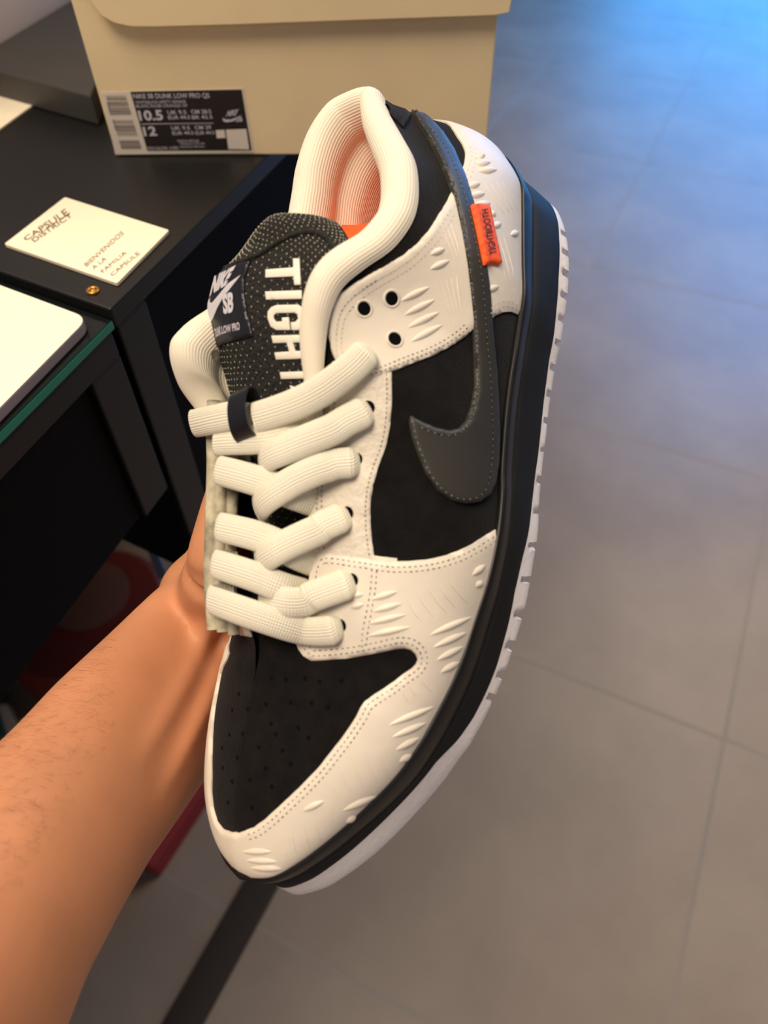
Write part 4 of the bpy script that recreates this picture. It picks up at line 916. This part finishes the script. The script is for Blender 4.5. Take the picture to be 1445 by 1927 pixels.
def lace(path, lift, r=5.1, dip0=False, wrap=False, flat=.33, lifts=None):
    C = cr(np.array(path, float), 40); P = []; N = []
    for k, (u, v) in enumerate(C):
        h = bothhit(u, v)
        if h is None:
            if len(P) > 3 and wrap and u < 450: break
            h = arch.near(u, v, 520, v)
            if h is None: print('lace miss', u, v); continue
        lf = lift if lifts is None else np.interp(k/39, *lifts)
        P.append(h[0]+h[1]*lf); N.append(h[1])
    P = np.array(P); N = np.array(N)
    for _ in range(6):
        P[1:-1] = (P[:-2]+2*P[1:-1]+P[2:])/4; N[1:-1] = (N[:-2]+2*N[1:-1]+N[2:])/4
    rs = np.full(len(P), r)
    if dip0:                                             # dives into its eyelet at the start
        d = P[0]-P[1]; d /= np.linalg.norm(d)
        P = np.vstack([P[0]+d*2.2-N[0]*6.5, P[0]+d*2.0-N[0]*3.2, P[0]+d*.9-N[0]*.9, P]); N = np.vstack([N[:1]+d*1.2, N[:1]+d*.9, N[:1]+d*.4, N]); rs = np.r_[r*.62, r*.72, r*.9, rs]
    if wrap:                                             # turns down over the inner eyestay edge
        q = P[-1]; n = N[-1]; d = P[-1]-P[-2]; d /= np.linalg.norm(d)
        P = np.vstack([P, q+d*2.6-n*1.6, q+d*3.8-n*5.5, q+d*2.8-n*10]); N = np.vstack([N, n+d*.8, n*.3+d, d]); rs = np.r_[rs, r*.97, r*.9, r*.8]
    N /= np.linalg.norm(N, axis=1)[:, None]
    A = cr(np.c_[P, N, rs], 70); P, N, rs = A[:, :3], A[:, 3:6], A[:, 6]
    return tube('lace', P, r, 'lace', shoe, n=20, flat=flat, norms=N, rs=rs, lens_=(.85, 1.1))
LH, LLo = 4.6, 1.8
# right-hand (lateral) runs lie over the left-hand ones
lace([(686, 668), (665, 690), (640, 710), (605, 736), (565, 760), (525, 776), (490, 787)], LH, dip0=True, lifts=([0, .25, .7, 1], [2.4, 4, 4.2, 3]))
lace([(480, 788), (455, 783), (425, 788), (395, 793), (376, 794)], LLo+1.5, wrap=True, r=5.0)
lace([(684, 778), (655, 793), (620, 812), (585, 828), (545, 848), (510, 862), (480, 874)], LH, dip0=True, lifts=([0, .25, .75, .88, 1], [2.4, 4.5, 4.8, 2, -5]))
lace([(612, 790), (565, 806), (515, 824), (475, 829), (440, 830), (418, 832)], LLo, wrap=True, lifts=([0, .3, 1], [-5, 1.6, 1.9]), r=5.0)
lace([(662, 872), (635, 875), (600, 884), (565, 902), (530, 925), (500, 945), (474, 962)], LH, dip0=True, lifts=([0, .25, .75, .88, 1], [2.4, 4.5, 4.4, 1.5, -5]), r=5.0)
lace([(612, 952), (568, 936), (520, 916), (480, 903), (445, 893), (422, 887)], LLo, wrap=True, lifts=([0, .3, 1], [-5, 1.6, 1.9]), r=5.1)
lace([(644, 975), (618, 988), (585, 1003), (550, 1022), (510, 1045), (478, 1062)], LH, dip0=True, lifts=([0, .25, .75, .88, 1], [2.4, 4.5, 4.4, 1.5, -5]), r=5.0)
lace([(612, 1068), (568, 1048), (520, 1022), (480, 1007), (445, 998), (424, 993)], LLo, wrap=True, lifts=([0, .3, 1], [-5, 1.6, 1.9]), r=5.0)
lace([(652, 1100), (625, 1110), (590, 1122), (555, 1130), (520, 1129), (485, 1127)], LH, dip0=True, lifts=([0, .3, .7, 1], [2.4, 3.6, 3, -4]), r=5.1)
lace([(590, 1128), (530, 1104), (490, 1087), (450, 1073), (416, 1062)], LLo+.2, wrap=True, lifts=([0, .3, 1], [-5, 1.6, 1.9]), r=5.0)
lace([(630, 1182), (600, 1184), (565, 1180), (530, 1170), (490, 1157), (450, 1143), (410, 1128)], LH, dip0=True, wrap=True, lifts=([0, .4, 1], [2.4, 2.6, 2.4]), r=5.0)
# black fabric loop holding the top lace on the tongue
P = []
h = bothhit(473, 780); c = h[0]+h[1]*3.2; n = h[1]
h2 = bothhit(452, 790); along = h[0]-h2[0]; along -= n*(along@n); along /= np.linalg.norm(along); br = np.cross(n, along)
V = []
for q in range(36):
    a = 2*math.pi*q/36; rr = np.array([math.cos(a)*7.2, math.sin(a)*3.9])
    for (x, k) in ((-3.9, 1.0), (3.9, 1.0), (3.9, 1.12), (-3.9, 1.12)):
        V.append((c+along*(x+.25*math.cos(a)*7)+br*rr[0]*k+n*rr[1]*k)*MM)
lo = link('lace_loop', V, grid_faces(36, 4, True, True), 'satin', shoe, sharp=40); lo['label'] = 'black fabric loop'

# ================================================================== THE HAND AND FOREARM
def ring_px(Lp, Rp, dL, dR, thick, n=28, roll=0):
    a, b = atd(*Lp, dL), atd(*Rp, dR); return a, b
arm_r = [((-330, 1640), (20, 2330), .20, .20, .80), ((-160, 1520), (85, 2060), .222, .222, .80), ((0, 1400), (170, 1837), .245, .245, .80), ((52, 1343), (232, 1718), .258, .258, .80), ((100, 1290), (286, 1623), .270, .272, .79), ((150, 1242), (340, 1545), .283, .286, .77), ((200, 1195), (385, 1478), .297, .300, .74), ((245, 1152), (425, 1420), .310, .314, .70), ((290, 1110), (465, 1365), .322, .328, .64), ((322, 1085), (500, 1300), .332, .340, .56), ((348, 1056), (530, 1240), .340, .352, .48), ((362, 1010), (550, 1170), .347, .362, .42), ((376, 960), (560, 1090), .352, .370, .36)]
V = []; n = 36
cc_ = [(atd(*L_, d1)+atd(*R_, d2))/2 for L_, R_, d1, d2, _ in arm_r[:2]]; ww_ = (atd(*arm_r[1][1], arm_r[1][3])-atd(*arm_r[1][0], arm_r[1][2]))/2
ex_ = (cc_[0]-cc_[1])/np.linalg.norm(cc_[0]-cc_[1])
ring_w = [(cc_[1]+ex_*q-ww_*k_, cc_[1]+ex_*q+ww_*k_, .82) for q, k_ in ((.17, .98), (.13, 1.02), (.085, 1.03), (.04, 1.02))]
ring_w += [(atd(*L_, d1), atd(*R_, d2), th) for L_, R_, d1, d2, th in arm_r[1:]]
for k, (a, b, th) in enumerate(ring_w):
    c = (a+b)/2; wv = (b-a)/2; r_ = np.linalg.norm(wv); wv /= r_
    view = c-CAMP; view /= np.linalg.norm(view); dp = view-wv*(view@wv); dp /= np.linalg.norm(dp)
    # silhouettes sit at the widest points; centre pushed back so the near side bulges to the camera
    c = c+dp*r_*th*.25
    for q in range(n):
        f = 2*math.pi*q/n; V.append(c+wv*r_*math.cos(f)+dp*r_*th*math.sin(f))
F = grid_faces(len(ring_w), n, closev=True)+[tuple(range(n))[::-1], tuple((len(ring_w)-1)*n+i for i in range(n))]
AV = list(V); AF = list(F)
def capsule(P, rs, n=16, sub=6):
    """tapered limb through joints, closed with round ends"""
    P = np.array(P, float); rs = np.array(rs, float)
    Q = cr(np.c_[P, rs*1.0], (len(P)-1)*sub+1); c, r_ = Q[:, :3], Q[:, 3]
    t = np.gradient(c, axis=0); t /= np.linalg.norm(t, axis=1)[:, None]
    cc, rr, tt_ = [], [], []
    for a in np.linspace(math.pi/2, 0, 5)[:-1]: cc.append(c[0]-t[0]*r_[0]*math.sin(a)); rr.append(max(r_[0]*math.cos(a), 1e-5)); tt_.append(t[0])
    cc += list(c); rr += list(r_); tt_ += list(t)
    for a in np.linspace(0, math.pi/2, 5)[1:]: cc.append(c[-1]+t[-1]*r_[-1]*math.sin(a)); rr.append(max(r_[-1]*math.cos(a), 1e-5)); tt_.append(t[-1])
    base_ = len(AV); ref = np.array([.3, .2, 1.]); 
    for c_, r0, t0 in zip(cc, rr, tt_):
        b = np.cross(ref, t0); b /= np.linalg.norm(b)+1e-9; a = np.cross(t0, b)
        for q in range(n): f = 2*math.pi*q/n; AV.append(c_+(b*math.cos(f)+a*math.sin(f))*r0)
    k = len(cc); AF.extend([tuple(i for i in f) for f in grid_faces(k, n, closev=True, base=base_)])
    AF.append(tuple(base_+i for i in range(n))[::-1]); AF.append(tuple(base_+(k-1)*n+i for i in range(n)))
S = s2w
# palm: two thick pads between the wrist end and the knuckles under the sole
wr = (atd(348, 1056, .345)+atd(530, 1240, .357))/2
capsule([atd(400, 1130, .350), S((215, -64, 2)), S((190, -50, -14)), S((172, -36, -17))], [.026, .023, .018, .013])
capsule([atd(420, 1230, .352), S((232, -62, -4)), S((212, -46, -17)), S((196, -30, -18))], [.024, .021, .017, .012])
capsule([atd(405, 1085, .350), S((190, -66, 8)), S((165, -58, -6)), S((150, -40, -16))], [.017, .018, .016, .012])
# thumb: the thenar runs up along the inner side of the shoe
capsule([atd(408, 1125, .336), S((199, -60, 51)), S((181, -58.5, 57)), S((169, -57.5, 60)), S((157, -56.5, 61)), S((140, -54.5, 62)), S((129, -53, 62))], [.019, .0158, .0130, .0114, .0106, .0102, .0090])
# four fingers pressed along the underside of the sole
for (kx, ky, L_, r0, dx) in ((150, -40, 1.0, .0098, -.55), (166, -36, 1.10, .0102, -.45), (184, -32, 1.03, .0098, -.36), (202, -28, .84, .0086, -.28)):
    d = np.array([dx, 1, 0.]); d /= np.linalg.norm(d)
    k0 = np.array([kx, ky, -15.]); capsule([S(k0-d*6), S(k0+d*14*L_+np.array([0, 0, 1.5])), S(k0+d*32*L_+np.array([0, 0, 2.5])), S(k0+d*50*L_+np.array([0, 0, 3.0])), S(k0+d*62*L_+np.array([0, 0, 4]))], [r0*1.12, r0, r0*.98, r0*.88, r0*.76], n=14)
# wrist tendons on the near side
skB = BVHTree.FromPolygons([Vector(v) for v in AV], AF)
def tendon(path, rs, emb):
    """cord just under the skin: centres sunk below the near surface, ends sunk out of sight"""
    C = cr(np.array(path, float), 12); P = []
    for k, (u, v) in enumerate(C):
        d = ray(u, v); d = d/np.linalg.norm(d); p, n_, fi, dd_ = skB.ray_cast(Vector(CAMP), Vector(d))
        if p is None: continue
        t_ = k/11; e = emb+.0075*(abs(2*t_-1)**3); P.append(np.array(p)+d*e)
    P = np.array(P)
    for _ in range(3): P[1:-1] = (P[:-2]+2*P[1:-1]+P[2:])/4
    capsule(P, np.interp(np.linspace(0, 1, len(P)), [0, 1], rs), n=12, sub=2)
tendon([(250, 1560), (320, 1450), (375, 1345), (415, 1250), (435, 1190)], (.0040, .0050), .0022)
tendon([(190, 1520), (262, 1420), (325, 1320), (372, 1225), (400, 1150)], (.0040, .0050), .0028)
me = bpy.data.meshes.new('person'); me.from_pydata([tuple(v) for v in AV], [], AF)
bm = bmesh.new(); bm.from_mesh(me); bmesh.ops.recalc_face_normals(bm, faces=bm.faces); bm.to_mesh(me); bm.free()
tmp = bpy.data.objects.new('person_tmp', me); COL.objects.link(tmp)
md = tmp.modifiers.new('r', 'REMESH'); md.mode = 'VOXEL'; md.voxel_size = .0016
sm = tmp.modifiers.new('s', 'SMOOTH'); sm.factor = .6; sm.iterations = 26
dg = bpy.context.evaluated_depsgraph_get(); dg.update()
me2 = bpy.data.meshes.new_from_object(tmp.evaluated_get(dg)); bpy.data.objects.remove(tmp)
me2.name = 'person'; me2.materials.clear(); me2.materials.append(MT['skin']); me2.polygons.foreach_set('use_smooth', [True]*len(me2.polygons))
arm = bpy.data.objects.new('person', me2); COL.objects.link(arm)
tag(arm, 'bare tanned forearm and hand reaching in from the left and holding up the sneaker', 'person')
# fine hairs on the thumb side of the forearm
ab_ = BVHTree.FromPolygons([v.co for v in me2.vertices], [tuple(p.vertices) for p in me2.polygons])
V = []; F = []
for _ in range(420):
    t = rng.random()**1.1; u = 0+t*220; v = 1400-t*205+rng.random()**1.5*(330-t*150)+4
    p, nn, fi, dd_ = ab_.ray_cast(Vector(CAMP), Vector(ray(u, v)).normalized())
    if p is None: continue
    p = np.array(p); nn = np.array(nn); ad = atd(100, 1290, .27)-atd(0, 1400, .245); ad /= np.linalg.norm(ad)
    dr = -ad*.55+np.cross(nn, ad)*rng.normal(.5, .5); dr -= nn*(dr@nn); dr /= np.linalg.norm(dr)+1e-9; L_ = rng.uniform(.003, .007); s = np.cross(nn, dr)*.000018
    bend = np.cross(nn, dr)*rng.normal(0, .0012); b = len(V)
    for q in (0, .33, .66, 1):
        c = p+dr*L_*q+nn*(.0012*math.sin(q*2.2))+bend*q*q; w_ = (1-q*.8); V += [c-s*w_, c+s*w_, c+nn*.00005*w_]
    for q in range(3):
        for e in range(3): F.append((b+q*3+e, b+q*3+(e+1) % 3, b+q*3+3+(e+1) % 3, b+q*3+3+e))
hr = link('arm_hair', V, F, 'hair', arm); hr['kind'] = 'stuff'
